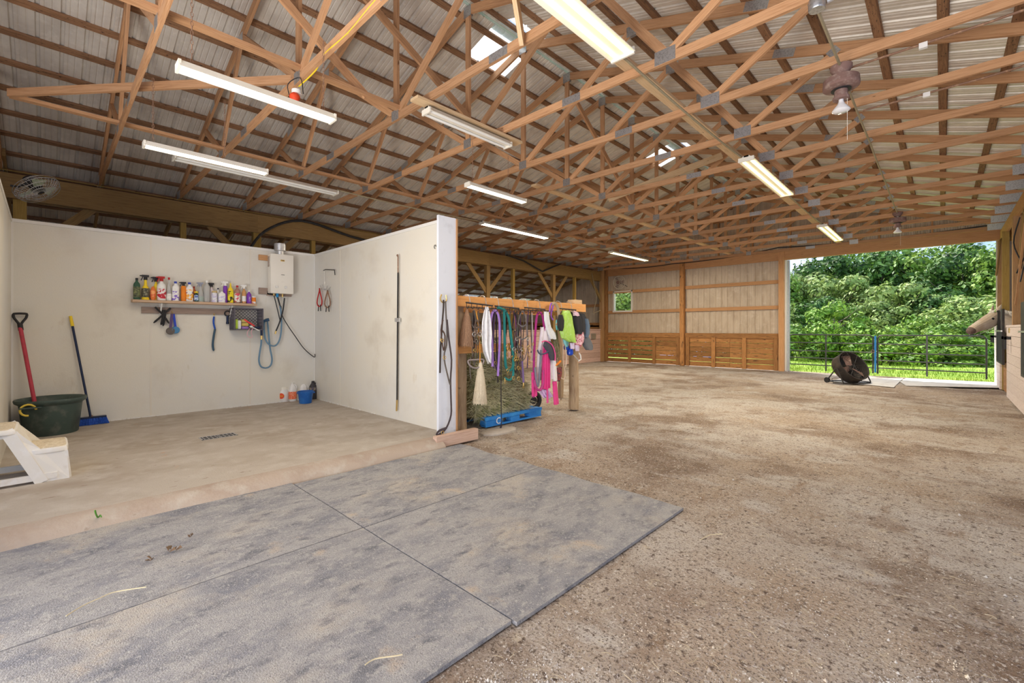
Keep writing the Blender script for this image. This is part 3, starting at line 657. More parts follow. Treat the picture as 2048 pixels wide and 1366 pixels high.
L1 = prt('label_black_green', (.03, .04, .03), (.25, .27, .10), 30, None, (1, 1, 5)); L2 = prt('label_black_grey', (.03, .03, .025), (.3, .28, .18), 30, None, (1, 1, 5)); L4 = prt('label_red_white', (.55, .03, .05), (.85, .8, .78), 20)
L5 = prt('label_white', Wt, (.75, .76, .70), 30); L6 = prt('label_purple_emblem', Wt, (.25, .15, .6), 14); L8 = prt('label_orange_white', (.9, .42, .04), Wt, 16, (.05, .05, .35)); L9 = prt('label_pale_blue', (.55, .68, .85), (.1, .15, .4), 30)
L13 = prt('label_white_lilac', (.82, .82, .84), (.6, .55, .75), 26); L17 = prt('label_white_red', (.85, .84, .78), (.7, .08, .12), 14, (.3, .5, .25)); Lp = prt('label_orange_white2', Wt, (.85, .3, .2), 20)
R_, Y_, O_, P_ = col((.45, .02, .02), name='red_cap'), M['yellow'], col((.85, .25, .02), name='orange_body'), col((.22, .05, .45), name='purple_body')
whiteb = col(Wt, name='white_body', rough=.4); col((.04, .07, .45), name='blue_cap'); col((.28, .30, .38), name='grey_trigger'); gold = col((.6, .45, .2), name='gold_cap')
bottle(273.5, 15, 556, col((.03, .09, .05), name='dark_green_body'), 'dark bottle with a green black label and black cap, leftmost on the shelf', 'flat', 'cap', 'blackp', L1, (.12, .66))
bottle(291, 17, 550, Y_, 'tall yellow spray bottle with a black label and black head', 'hour', 'trig', 'blackp', L2, (.14, .58))
bottle(312, 10, 554, Y_, 'yellow spray bottle with a black head standing behind the orange oval bottle', 'round', 'trig', 'blackp', None, dx=-.05)
bottle(306, 12, 573, col((.80, .20, .05), name='orange_red_body'), 'small rounded orange red bottle', 'oval', 'none', None, prt('label_redorange', (.75, .15, .06), (.9, .4, .15), 20), (.25, .7), dx=.02)
bottle(323, 20, 553, whiteb, 'wide spray bottle with a red and white label and red trigger', 'round', 'trig', 'red_cap', L4, (.1, .6))
bottle(338, 11, 555, clearm, 'slim clear bottle with a white label and tall red cap', 'cone', 'cap', 'red_cap', L5, (.02, .34))
bottle(351, 15, 563, whiteb, 'white handled jug with blue cap and purple emblem', 'jug', 'cap', 'blue_cap', L6, (.05, .55))
bottle(367, 11, 564, O_, 'orange cylindrical spray bottle with black trigger', 'can', 'trig', 'blackp')
bottle(379, 16, 565, whiteb, 'white bottle with blue cap and orange printed label', 'flat', 'cap', 'blue_cap', L8, (.08, .7))
bottle(388, 9, 573, col((.5, .12, .03), name='amber_body'), 'brown amber bottle hidden between the orange labelled and grey trigger bottles', 'round', 'cap', 'red_cap', dx=-.05)
bottle(392.5, 9, 583, col((.02, .07, .06), name='teal_black'), 'small dark bottle with a yellow lid and pale blue label', 'round', 'lid', 'yellow', L9, (.15, .75), dx=.05)
bottle(401, 15, 565, clearm, 'clear cone shaped spray bottle with grey trigger', 'cone', 'trig', 'grey_trigger', col((.35, .42, .38), name='grey_green_label'), (.02, .35))
bottle(413.5, 14, 561, clearm, 'tall frosted bottle with a clear cap', 'round', 'cap', 'tube_off')
bottle(423, 9, 566, col((.75, .65, .68), name='pinkish_body'), 'pale pink spray bottle with black trigger, behind the gold topped can', 'round', 'trig', 'blackp', dx=-.05)
bottle(429, 12, 582, L13, 'white can with a gold top', 'can', 'lid', 'gold_cap', dx=.03)
bottle(436, 8, 576, whiteb, 'white bottle with a dark dotted cap behind the wide white one', 'round', 'cap', 'navy', dx=-.05)
bottle(443.5, 15, 583, whiteb, 'broad round shouldered white bottle with small print', 'flat', 'none', None, L13, (.1, .6), dx=.03)
bottle(450.5, 9, 563, P_, 'purple spray bottle with white trigger', 'can', 'trig', 'tube_off', dx=-.02)
bottle(461, 12, 566, Y_, 'yellow pointed bottle with a narrow black label', 'flat', 'tip', 'yellow', prt('label_yellow_black', (.85, .7, .02), (.02, .02, .02), 12), (.05, .7))
bottle(474.5, 13, 571, col((.40, .22, .16), name='brown_glass', rough=.15), 'brown glass bottle with a white and red label', 'round', 'cap', 'red_cap', L17, (.08, .62))
bottle(488, 9, 570, col((.62, .32, .12), name='amber_liquid', rough=.15), 'clear bottle part filled with amber liquid and topped by a white pump', 'round', 'trig', 'tube_off', L5, (.15, .5))
pb = bottle(498, 10, 581, P_, 'purple squeeze bottle with white cap and white lettering', 'round', 'cap', 'tube_off')
bottle(507.5, 9, 593, O_, 'short orange jar with a white lid, last on the shelf', 'jar', 'lid', 'tube_off', Lp, (.05, .35))
def text(s, loc, size, rot, mt, parent, name='lettering', ext=.001):
    cu = bpy.data.curves.new(name, 'FONT'); cu.body = s; cu.size = size; cu.extrude = ext; cu.align_x = 'CENTER'; cu.align_y = 'CENTER'
    o = bpy.data.objects.new(name, cu); C.objects.link(o); cu.materials.append(M[mt]); o.rotation_euler = rot
    bpy.context.view_layer.update(); me = bpy.data.meshes.new_from_object(o.evaluated_get(bpy.context.evaluated_depsgraph_get())); n = bpy.data.objects.new(name, me); C.objects.link(n)
    n.rotation_euler = rot; n.location = Vector(loc)-Vector(parent['org']); n.parent = parent; bpy.data.objects.remove(o, do_unlink=True); return n
RX = (math.pi/2, 0, math.pi/2)      # text facing +X
text('ULTRA', (XW+.155, pb.location.y, zs+.085), .028, (math.pi/2, -math.pi/2, math.pi/2), 'paintwhite', pb)
# tools hung on the board
def hang(name, label, cat='tool', group=None, loc=(0, 0, 0)): return thing(name, loc, label, cat, group)
X1 = XW+.045
sc = hang('sweat_scraper', 'crossed black rubber scraper blades hung under the shelf bracket', loc=(X1, W(325, 640).y, 1.7))
for a_, b_ in (((310, 614), (338, 647)), ((341, 616), (307, 646)), ((326, 620), (322, 650)), ((330, 620), (326, 652))):
    p, q = W(*a_, X1+.03), W(*b_, X1+.03); mid = (p+q)/2+Vector((.01, .01, .01)); MB().tube(smooth([p, mid, q]), [.016]*8+[.008], n=6).build('blade', M['blackp'], sc)
def hook(y, z, mt='brass'):
    return MB().tube(smooth([(XW+.03, y, z+.03), (XW+.05, y, z-.01), (XW+.075, y, z), (XW+.075, y, z+.02)]), .004, n=6)
b1 = hang('grooming_brush', 'round dark faced grooming brush hanging by its strap', 'brush', loc=(X1, W(343, 640).y, 1.5))
p, q = W(344, 628, X1), W(341, 662, X1+.03)
MB().lathe([(.001, -.02), (.055, -.018), (.06, 0), (.055, .02), (.001, .022)], q, axis=(1, 0, .1), n=20).build('brush_head', col((.12, .10, .09), name='dark_bristle'), b1)
MB().beam(p, q+Vector((0, 0, .05)), .035, .02, up=(1, 0, 0)).build('strap', col((.10, .06, .16), name='dark_strap'), b1); hook(p.y, p.z+.02).build('hook', M['brass'], b1)
b2 = hang('grooming_brush', 'blue rubber backed grooming brush beside the dark faced one', 'brush', loc=(X1, W(352, 640).y, 1.5))
q = W(351, 660, X1+.02); MB().lathe([(.001, -.02), (.055, -.018), (.06, 0), (.055, .02), (.001, .022)], q, axis=(1, .2, .1), n=20).build('brush_head', col((.07, .22, .42), name='blue_rubber'), b2)
MB().beam(p+Vector((0, .02, 0)), q+Vector((0, 0, .05)), .03, .02, up=(1, 0, 0)).build('strap', col((.02, .06, .5), name='blue_strap_cloth'), b2)
b3 = hang('shedding_blade', 'long curved blue sweat scraper hanging alone on the hook board', 'scraper', loc=(X1, W(428, 640).y, 1.4))
pts = [W(428, 633, X1), W(427, 645, X1), W(430, 658, X1+.02), W(427, 675, X1+.01), W(425.5, 690, X1), W(427.5, 702, X1)]
MB().tube(smooth(pts[:3]), .014, n=8).build('handle', M['bluebr'], b3); MB().tube(smooth(pts[2:]), [.017]*12+[.008], n=8).build('blade', col((.04, .09, .14), name='slate_rubber'), b3); hook(pts[0].y, pts[0].z+.03).build('hook', M['brass'], b3)
b4 = hang('grip_brush', 'black looped handle tool hanging left of the crate', 'tool', loc=(X1, W(454, 640).y, 1.6))
c = W(455, 627, X1); MB().tube([(X1, c.y+.043*math.cos(a*.4), c.z+.045*math.sin(a*.4)) for a in range(16)], .011, n=8, closed=True).build('ring', M['blackp'], b4)
MB().tube(smooth([c-Vector((0, 0, .04)), W(455, 640, X1), W(455, 648, X1)]), [.018]*6+[.022, .024, .02], n=10).build('grip', M['navy'], b4)
# crate on the wall
CR = hang('milk_crate', 'dark plastic milk crate fixed under the right end of the shelf', 'crate', loc=(XW+.15, W(498, 640).y, 1.5))
ya, yb = Wy(468, XW+.25), Wy(524, XW+.25); za, zb_ = 1.49, 1.86; xa, xb = XW+.02, XW+.29
gd = col((.11, .10, .12), name='dark_crate'); m = MB()
for z in (za, zb_):
    for (q0, q1) in (((xa, ya), (xb, ya)), ((xa, yb), (xb, yb)), ((xa, ya), (xa, yb)), ((xb, ya), (xb, yb))): m.beam((q0[0], q0[1], z), (q1[0], q1[1], z), .02, .02)
for x in (xa, xb):
    for y in (ya, yb): m.beam((x, y, za), (x, y, zb_), .02, .02)
m.build('frame', gd, CR)
m = MB()
n_ = 16
for k in range(-8, n_+1):       # diagonal lattice on the back panel
    s_ = (yb-ya)/n_*2.0
    for sg in (1, -1):
        y0 = (ya+k*s_) if sg > 0 else (yb-k*s_); H_ = zb_-za
        yA, yB = y0, y0+sg*H_; zA, zB = za, zb_
        if sg > 0:
            if yB > yb: zB -= yB-yb; yB = yb
            if yA < ya: zA += ya-yA; yA = ya
        else:
            if yB < ya: zB -= ya-yB; yB = ya
            if yA > yb: zA += yA-yb; yA = yb
        if zB-zA > .02: m.beam((xa+.03, yA, zA), (xa+.03, yB, zB), .005, .008)
m.build('back_lattice', gd, CR)
for nm2, y in (('side_lattice', ya), ('side_lattice', yb)):
    m = MB()
    for k in range(7): m.beam((xa+k*.045, y, za), (xa+k*.045, y, zb_), .008, .014); m.beam((xa, y, za+k*.06), (xb, y, za+k*.06), .008, .014)
    m.build(nm2, gd, CR)
MB().box(xa, xb, ya, yb, za-.008, za+.008).build('floor_panel', gd, CR)
def inbox(f0, f1, z0, z1, x0, x1, c, label, cat, name):
    y0_, y1_ = ya+(yb-ya)*f0, ya+(yb-ya)*f1; m = MB().lathe([(.4, 0), (.5, .08), (.5, .92), (.4, 1)], (0, 0, 0), n=16, sq=5)
    m.v = [((x0+x1)/2+v[0]*(x1-x0), (y0_+y1_)/2+v[1]*(y1_-y0_), z0+v[2]*(z1-z0)) for v in m.v]
    tag(m.build(name, col(c)), label, cat)
z = za+.01
inbox(.26, .52, z+.05, z+.11, xb-.15, xb-.03, (.55, .42, .10), 'mustard yellow sponge, lower of two in the crate', 'sponge', 'sponge')
inbox(.26, .46, z+.115, z+.17, xb-.16, xb-.04, (.52, .42, .14), 'mustard yellow sponge, upper of two in the crate', 'sponge', 'sponge')
inbox(.25, .52, z, z+.045, xb-.14, xb-.02, (.30, .16, .45), 'purple sponge at the bottom of the crate', 'sponge', 'sponge')
inbox(.02, .14, z, z+.17, xb-.12, xb-.03, (.45, .62, .06), 'lime green spray can standing in the crate', 'can', 'spray_can')
inbox(.13, .24, z, z+.15, xb-.1, xb-.01, (.72, .70, .68), 'white curved brush standing in the crate', 'brush', 'hand_brush')
tag(MB().beam((xb-.05, ya+(yb-ya)*.35, z+.17), (xb-.03, ya+(yb-ya)*.72, z+.05), .02, .022).build('red_scraper', col((.75, .04, .04), name='bright_red')), 'bright red plastic scraper slanting across the crate', 'scraper')
tag(MB().lathe([(.001, -.02), (.02, -.015), (.028, 0), (.02, .015), (.001, .02)], (xb+.02, ya+(yb-ya)*.57, z+.04), n=14).tube([(xb+.02, ya+(yb-ya)*.57, z+.04), (xb+.04, ya+(yb-ya)*.72, z+.0), (xb+.03, ya+(yb-ya)*.85, z-.03)], .008).build('white_scrubber', whiteb), 'white round headed scrubber poking out of the crate', 'brush')
tag(MB().tube(smooth([(xb+.02, ya+(yb-ya)*.52, za+.02), (xb+.03, ya+(yb-ya)*.42, za-.06), (xb+.03, ya+(yb-ya)*.46, za-.13), (xb+.03, ya+(yb-ya)*.6, za-.13), (xb+.03, ya+(yb-ya)*.56, za-.05), (xb+.02, ya+(yb-ya)*.62, za+.02)]), .005, n=6).build('pink_band', col((.75, .38, .45), name='pink_rubber')), 'thin pink band dangling below the crate', 'band')
tag(MB().tube([(xb-.05, ya+(yb-ya)*.7, za+.03), (xb, ya+(yb-ya)*.92, za+.04)], .022).build('blue_grip', M['navy']), 'dark blue handle lying in the right corner of the crate', 'tool')
# hose, nozzle
hz = hang('spray_hose', 'blue grey water hose looped beside the crate with a spray nozzle', 'hose', loc=(XW+.1, W(540, 660).y, 1.0))
X2 = XW+.10
hp = [W(523, 678, X2), W(522, 690, X2), W(519, 708, X2), W(518, 722, X2), W(522, 733, X2), W(532, 736, X2), W(541, 731, X2), W(544, 718, X2), W(540, 695, X2), W(537, 665, X2), W(535, 645, X2), W(533, 638, X2+.03), W(528, 650, X2), W(530, 675, X2), W(537, 688, X2+.03), W(548, 692, X2+.03), W(556, 686, X2), W(561, 672, X2), W(563, 650, X2), W(562, 625, X2), W(560, 612, X2)]
MB().tube(smooth(hp), .0145, n=10).build('hose_pipe', M['hose'], hz)
MB().tube([W(523, 679, X2), W(523, 671, X2)], .016).build('coupling', M['brass'], hz)
MB().tube(smooth([W(523, 671, X2), W(523, 655, X2+.01), W(524, 643, X2+.02)]), [.02]*5+[.024]*4, n=10).build('nozzle_grip', M['navy'], hz)
MB().tube([W(524, 643, X2+.02), W(538, 639, X2+.04)], [.022, .03], n=12).build('nozzle_head', col((.03, .08, .16), name='dark_teal_blue'), hz)
bh = hang('gas_line', 'thin black flexible line sagging from the heater past the wall corner', 'hose', loc=(X2, W(600, 680).y, 1.0))
MB().tube(smooth([W(562, 612, X2), W(564, 630, X2), W(575, 650, X2), W(590, 672, X2), W(608, 697, X2-.02), W(628, 714, X2-.02), (XW+.12, YP-.04, 1.0)]), .0085, n=8).build('line', M['blackp'], bh)
bh2 = hang('drain_hose', 'short black hose with brass end hanging under the heater', 'hose', loc=(X2, W(553, 650).y, 1.2))
MB().tube(smooth([W(569, 596, X2+.02), W(566, 620, X2+.02), W(559, 645, X2+.03), W(552, 662, X2+.03)]), .013, n=8).build('hose_pipe', M['blackp'], bh2)
MB().tube([W(552, 662, X2+.03), W(550.5, 668, X2+.03)], .016).build('brass_end', M['brass'], bh2)
# water heater
xh0, xh1 = XW+.03, XW+.21
y0, y1 = W(541, 550, xh1).y, W(588, 550, xh1).y; z0, z1 = W(565, 587, xh1).z, W(565, 509, xh1).z
wh = thing('water_heater', (XW+.1, (y0+y1)/2, z0), 'cream wall mounted gas water heater with a round steel flue', 'water heater')
m = MB().lathe([(.47, 0), (.5, .012), (.5, .988), (.47, 1)], n=32, sq=14); m.v = [((xh0+xh1)/2+v[0]*(xh1-xh0), (y0+y1)/2+v[1]*(y1-y0), z0+v[2]*(z1-z0)) for v in m.v]; wc = m.build('casing', M['heater'], wh)
MB().box(xh0-.03, xh0, y0+.0, y1+.02, z0-.04, z0+.04).build('mount_board', M['grey_wood'], wh); MB().box(xh0-.03, xh0, y0-.14, y0+.1, z1-.12, z1-.02).build('mount_board', M['header'], wh); MB().box(xh0-.03, xh0, y0-.14, y0+.1, z0-.02, z0+.10).build('mount_board', M['grey_wood'], wh)
fc = ((xh0+xh1)/2, y0+(y1-y0)*.47)
MB().lathe([(.062, -.01), (.062, .07), (.095, .075), (.10, .08), (.10, .2), (.092, .205), (.092, .21)], (fc[0], fc[1], z1), n=24).build('flue', M['steel'], wh)
MB().box(xh1-.002, xh1+.004, fc[1]-.02, fc[1]+.05, z1-.13, z1-.10).build('badge', M['brass'], wc); text('TNK', (xh1+.005, fc[1]+.015, z1-.115), .03, RX, 'blackp', wh)
MB().box(xh1-.002, xh1+.003, fc[1]-.01, fc[1]+.05, z0+.345, z0+.353).build('indicator_slot', M['blackp'], wc)
for dy in (-.09, .07): MB().lathe([(.028, 0), (.026, .02), (.001, .022)], (xh1-.004, fc[1]+dy, z0+.12), axis=(1, 0, 0), n=16).build('control_knob', M['trimwhite'], wc)
m = MB()
for k in range(9): m.box(xh0+.04, xh1-.05, y0-.004, y0+.001, z1-.06-k*.022, z1-.05-k*.022)
m.build('vent_slots', M['rust'], wc)
MB().tube([(X2, fc[1]-.04, z0), (X2, fc[1]-.04, z0-.07)], .022).build('valve', col((.02, .3, .65), name='blue_valve'), wh)
MB().tube([(X2+.01, fc[1]-.04, z0-.06), W(562, 618, X2)], .013).build('pipe', M['blackp'], wh); MB().tube([(X2, fc[1]-.1, z0), (X2, fc[1]-.1, z0-.04)], .012).build('pipe', M['brass'], wh)
MB().tube([(X2, fc[1]+.05, z0), (X2, fc[1]+.05, z0-.06)], .014).build('pipe', M['brass'], wh); MB().tube(smooth([(X2, fc[1]-.1, z0-.03), W(554, 615, X2), W(560, 640, X2)]), .009).build('pipe', M['blackp'], wh)
# things on the right partition
YQ = YP-.02
def Q(px, py, Y=YP-.04): return ony(px, py, Y)
tr = hang('tack_hook', 'black swinging bracket with prongs on the white partition', 'hook', loc=Q(655, 560))
MB().tube([Q(647, 541), Q(651, 539), Q(669, 540), Q(670, 550)], .008, n=6).build('arm', M['blackp'], tr)
MB().tube([Q(648, 541), Q(650, 578)], .003, n=5).build('chain', M['steel'], tr)
m = MB()
for a_ in ((640, 571), (645, 569), (655, 571), (661, 573)): m.tube(smooth([Q(650, 577), Q((650+a_[0])/2, 580), Q(*a_)]), .005, n=5)
m.build('prongs', M['steel'], tr)
def halter(cx, cy, w_, h_, mt, label):
    t = hang('halter', label, 'halter', loc=Q(cx, cy)); c = Q(cx, cy, YP-.06); k = abs(Q(cx+1, cy).x-Q(cx, cy).x); kz = abs(Q(cx, cy+1).z-Q(cx, cy).z)
    MB().tube([(c.x+w_*k*math.cos(a*.42), c.y-.02*math.sin(a*.84), c.z+h_*kz*math.sin(a*.42)) for a in range(15)], .012, n=8, closed=True).build('noseband', M[mt], t)
    for s_ in (-.5, .5): MB().tube([(c.x+s_*w_*k, c.y, c.z-h_*kz*.8), (c.x+s_*w_*k*1.4, c.y, c.z-h_*kz*1.5)], .009).build('strap', M['blackp'], t)
halter(639, 595, 3.6, 18, 'red_cap', 'red and white halter hanging on the partition hook'); halter(655, 598, 4.5, 17, 'rust', 'dark brown leather halter beside the red one')
ct = hang('cross_tie', 'long black cross tie strap with clips hanging down the white partition', 'strap', loc=Q(794, 820))
MB().beam(Q(796, 545, YP-.03), Q(794, 800, YP-.03), .03, .008, up=(0, 1, 0)).build('webbing', M['blackp'], ct)
MB().tube([Q(796, 512), Q(796, 545)], .009).build('chain', M['rust'], ct); MB().box(Q(790, 640).x, Q(799, 640).x, YP-.045, YP-.02, Q(790, 640).z-.03, Q(790, 640).z+.03).build('buckle', M['steel'], ct)
MB().tube([Q(794, 800), Q(793, 822)], .013).build('snap', M['brass'], ct); MB().lathe([(.012, 0), (.02, .01), (.012, .02)], Q(796, 511), axis=(0, -1, 0), n=12).build('eye_bolt', M['rust'], ct)
c = Q(867, 493); tag(MB().tube([(c.x+.02*math.cos(a*.6), YP-.015, c.z+.025*math.sin(a*.6)) for a in range(9)], .004, n=6).build('wall_ring', M['blackp']), 'small black eye ring high on the partition', 'ring')
# floor things of the wash stall
tb = Vector((-8.66, .06, .1))
t = thing('muck_tub', tb, 'large dark green round muck tub in the wash stall corner', 'tub')
MB().lathe([(.255, 0), (.265, .01), (.305, .40), (.345, .43), (.352, .46), (.345, .475), (.33, .47), (.30, .43), (.255, .03), (.001, .025)], tb, n=40).build('body', M['tub'], t)
hy = tb+Vector((.28, -.19, .37)); MB().tube([(hy.x+.02, hy.y+.07*math.cos(a*.4)-.02, hy.z+.07*math.sin(a*.4)) for a in range(13)], .012, n=8).build('rope_handle', col((.75, .55, .08), name='yellow_rope'), t)
MB().box(hy.x-.06, hy.x+.05, hy.y-.10, hy.y+.10, hy.z+.02, hy.z+.035).build('handle_lug', M['tub'], t)
sv = thing('shovel', (-8.8, 0, .2), 'shovel with a red shaft and black D grip standing in the tub', 'shovel')
s0, s1 = onx(40, 652, -9.06), onx(66, 788, -8.86); MB().tube([s0, s1, s1+(s1-s0)*.18], .022, n=10).build('shaft', M['red_h'], sv)
gx = lambda px, py: onx(px, py, -9.06)
MB().tube(smooth([gx(40, 650), gx(33, 642), gx(27, 634), gx(27, 629)])+smooth([gx(28, 627.5), gx(40, 627), gx(53, 627.5)])+smooth([gx(54, 630), gx(52, 636), gx(46, 643), gx(41, 650)]), .015, n=8).build('grip', M['blackp'], sv)
MB().tube([gx(39.5, 646), gx(42, 661)], .027, n=10).build('socket', M['blackp'], sv); be = s1+(s1-s0)*.2
MB().prism([be+Vector((.02, -.12, -.0)), be+Vector((.02, .12, -.0)), be+Vector((.08, .13, -.13)), be+Vector((.08, -.13, -.13))], (.01, 0, .012)).build('blade', M['steel'], sv)
brm = thing('push_broom', (-9.0, .45, .1), 'blue bristled push broom with a dark handle leaning on the wash stall wall', 'broom')
p0, p1 = onx(141, 632, -9.09), onx(181, 833, -8.98); pm = p0+(p1-p0)*.10
MB().tube([p0, pm], [.017, .02], n=10).build('end_grip', M['yellow'], brm); MB().tube([pm, p1], .0145, n=10).build('handle', M['navy'], brm)
bc = onz(183, 848, .1); a0, a1 = onz(152, 853, .1), onz(213, 846, .1); dv = (a1-a0).normalized(); nv = Vector((dv.y, -dv.x, 0))
if nv.x < 0: nv = -nv
zz = .1
MB().beam(a0+Vector((0, 0, .105))-nv*.02, a1+Vector((0, 0, .105))-nv*.02, .07, .025).build('head_block', M['navy'], brm); MB().tube([p1, (a0+a1)/2+Vector((0, 0, .12))-nv*.02], .022).build('socket', M['rust'], brm)
m = MB(); rr = random.Random(5)
for k in range(1100):
    f, g2 = rr.random(), rr.uniform(-.035, .035); b_ = a0.lerp(a1, f)+nv*(g2-.02); e = b_+nv*(g2*.8+rr.uniform(-.01, .01))+dv*((f-.5)*.05+rr.uniform(-.008, .008)); m.beam(b_+Vector((0, 0, .095)), e+Vector((0, 0, .004)), .004, .004)
tag(m.build('bristles', M['bluebr'], brm), kind='stuff')
# mounting step
st = thing('step_stool', (-6.2, -.1, .1), 'white plastic two step mounting stool at the left edge', 'step stool')
def frame(X, sx, name):
    """side A-frame in the Y,z plane: outer outline minus opening, as thick bars"""
    m = MB(); e = .045*sx
    P = lambda y, z, dx=0: (X+dx*sx, y, .1+z)
    def bar(a, b, w_=.075): m.beam(P(*a), P(*b), .03, w_, up=(0, 0, 1) if abs(a[0]-b[0]) > abs(a[1]-b[1]) else (0, 1, 0))
    bar((-.66, 0, .05), (-.50, .50), .085); bar((-.02, 0, .05), (-.24, .50), .085); bar((-.53, .465), (-.20, .465), .07)
    bar((-.66, .05, .04), (.08, .05, .04), .055)
    m.prism([P(-.27, .48, .012), P(-.19, .5, .012), P(-.03, .30, .012), P(.14, .29, .012), P(.16, .0, .05), P(-.01, .0, .05)], (-.022*sx, 0, 0))
    m.build(name, M['plastic_white'], st)
frame(-5.98, 1, 'side_frame'); frame(-6.44, -1, 'side_frame')
def slabr(x0, x1, y0_, y1_, z, h, nm_, mt):
    m = MB().lathe([(.49, 0), (.5, .1), (.5, .8), (.49, 1)], n=32, sq=9); m.v = [((x0+x1)/2+v[0]*(x1-x0), (y0_+y1_)/2+v[1]*(y1_-y0_), z+v[2]*h) for v in m.v]; return m.build(nm_, M[mt], st)
slabr(-6.48, -5.94, -.56, -.17, .56, .045, 'top_step', 'plastic_white'); slabr(-6.46, -5.96, -.54, -.19, .604, .006, 'tread_pad', 'tread')
slabr(-6.47, -5.95, -.12, .155, .355, .045, 'lower_step', 'plastic_white'); slabr(-6.45, -5.97, -.11, .14, .399, .006, 'tread_pad', 'tread')
MB().beam((-6.21, -.18, .58), (-6.21, -.09, .38), .46, .02, up=(0, 1, 0)).build('riser', M['plastic_white'], st); MB().beam((-6.21, .14, .36), (-6.21, .165, .1), .5, .02, up=(0, 1, 0)).build('riser', M['plastic_white'], st)
MB().box(-6.44, -5.98, -.62, -.59, .22, .27).build('cross_bar', M['plastic_white'], st)
# jugs in the far corner
XB2 = XW+.16
def jug(px, py, wpx, ytop, body, label, shape, capm, labm=None, lab=(.1, .5), X=None, name='jug', hd=True):
    b_ = onz(px, py, .1); k = (onx(px+1, 700, b_.x).y-b_.y) if False else (b_.x*FW.x+b_.y*FW.y)/FP*.80; r = wpx*k/2; H = (py-ytop)*(b_.x*FW.x+b_.y*FW.y)/FP
    t = thing(name, b_, label, name)
    MB().lathe([(r*.93, 0), (r, .012), (r, H*.62), (r*.86, H*.74), (r*.42, H*.88), (r*.36, H*.93)] if shape == 'jug' else [(r*.9, 0), (r, .015), (r, H*.7), (r*.8, H*.82), (r*.75, H*.86)], b_, n=20, sq=3.4 if shape == 'jug' else 0).build('body', body, t)
    MB().lathe([(r*(.42 if shape == 'jug' else .84), H*.9 if shape == 'jug' else H*.84), (r*(.4 if shape == 'jug' else .82), H)], b_, n=16).build('lid', M[capm], t)
    if hd: MB().tube(smooth([b_+Vector((0, r*.4, H*.9)), b_+Vector((.02, r*.95, H*.8)), b_+Vector((.02, r*.98, H*.55))]), .012).build('handle', body, t)
    if labm: MB().lathe([(r*1.02, H*lab[0]), (r*1.02, H*lab[1])], b_, n=20, sq=3.4 if shape == 'jug' else 0).build('label_wrap', labm, t)
    return t, b_, r, H
mw = PM('milky_plastic', (.80, .78, .76), [((.66, .62, .58), 5, .5, .7)], rough=.3, spec=.5)
t, b_, r, H = jug(567, 803, 23, 774, mw, 'squat clear jar with a red oval logo on the wash stall floor', 'jar', 'fixture', None, name='jar', hd=False)
dirv = Vector((.72, -.69, 0)); MB().lathe([(.001, .004), (.052, .003), (.055, 0)], b_+dirv*(r+.002)+Vector((0, 0, H*.42)), axis=dirv, n=24, sx=1).build('oval_logo', col((.80, .10, .04), name='logo_red'), t)
text('Oval', b_+dirv*(r+.008)+Vector((0, 0, H*.42)), .035, (math.pi/2, 0, math.atan2(dirv.y, dirv.x)+math.pi/2), 'yellow', t)
jug(585, 802, 17, 765, mw, 'milky gallon jug with a bright red label behind the blue bucket', 'jug', 'trimwhite', prt('label_bright_red', (.85, .12, .03), (.9, .45, .3), 30, None, (1, 1, 5)), (.12, .52))
jug(606, 799, 18, 763, mw, 'milky gallon jug without label, peeking over the blue bucket', 'jug', 'trimwhite')
jug(626, 798, 17, 762, col((.05, .045, .05), name='black_jug'), 'black rounded jug in the wash stall corner', 'jug', 'blackp', prt('dark_printed_label', (.12, .10, .13), (.35, .3, .2), 20), (.5, .66))
b_ = onz(611, 806, .1); t = thing('bucket', b_, 'small blue plastic bucket on the wash stall floor', 'bucket')
MB().lathe([(.105, 0), (.11, .01), (.13, .17), (.142, .19), (.145, .225), (.138, .228), (.125, .2), (.105, .015), (.001, .01)], b_, n=28).build('body', M['bluepl'], t)
for sg in (-1, 1): MB().box(b_.x+.05*sg-.0, b_.x+.05*sg+.03, b_.y+.13*sg-.015, b_.y+.13*sg+.015, b_.z+.185, b_.z+.21).build('handle_lug', M['bluepl'], t)
# wall fan, top left
f0 = onx(75, 378, -8.95)
wf = thing('wall_fan', f0, 'old caged fan with grey green blades above the left end of the wash wall', 'fan')
ax = ((RT+FW*1.06)/1.457*.50-(FW-RT*1.06)/1.457*.34-Vector((0, 0, .80))).normalized()
A1 = ax.cross(Vector((0, 1, 0))).normalized(); A2 = ax.cross(A1)
m = MB()
for rr_, h in ((.25, .0), (.23, .045), (.17, .06), (.12, .07), (.245, -.04), (.17, -.07)): m.tube([f0+ax*h+(A1*math.cos(a*math.pi/16)+A2*math.sin(a*math.pi/16))*rr_ for a in range(32)], .004, n=5, closed=True)
for a in range(36):
    dr_ = A1*math.cos(a*math.pi/18)+A2*math.sin(a*math.pi/18); m.tube([f0+dr_*.04+ax*.07, f0+dr_*.17+ax*.06, f0+dr_*.25, f0+dr_*.17-ax*.07, f0+dr_*.06-ax*.08], .002, n=4)
m.build('cage', M['tin_grey'], wf)
for a in range(3):
    d1 = A1*math.cos(a*2.094)+A2*math.sin(a*2.094); d2 = ax.cross(d1); MB().prism([f0+d1*.04-d2*.03, f0+d1*.20-d2*.09+ax*.02, f0+d1*.22+d2*.05-ax*.02, f0+d1*.05+d2*.04], ax*.004).build('blade', col((.35, .40, .28), name='grey_green_blade'), wf)
MB().tube([f0-ax*.18, f0+ax*.04], [.06, .07], n=16).build('motor', M['blackp'], wf); MB().tube([f0-ax*.12, (-8.9, -.25, f0.z-.02), (-8.9, -.32, f0.z-.02)], .014).build('arm', M['blackp'], wf)
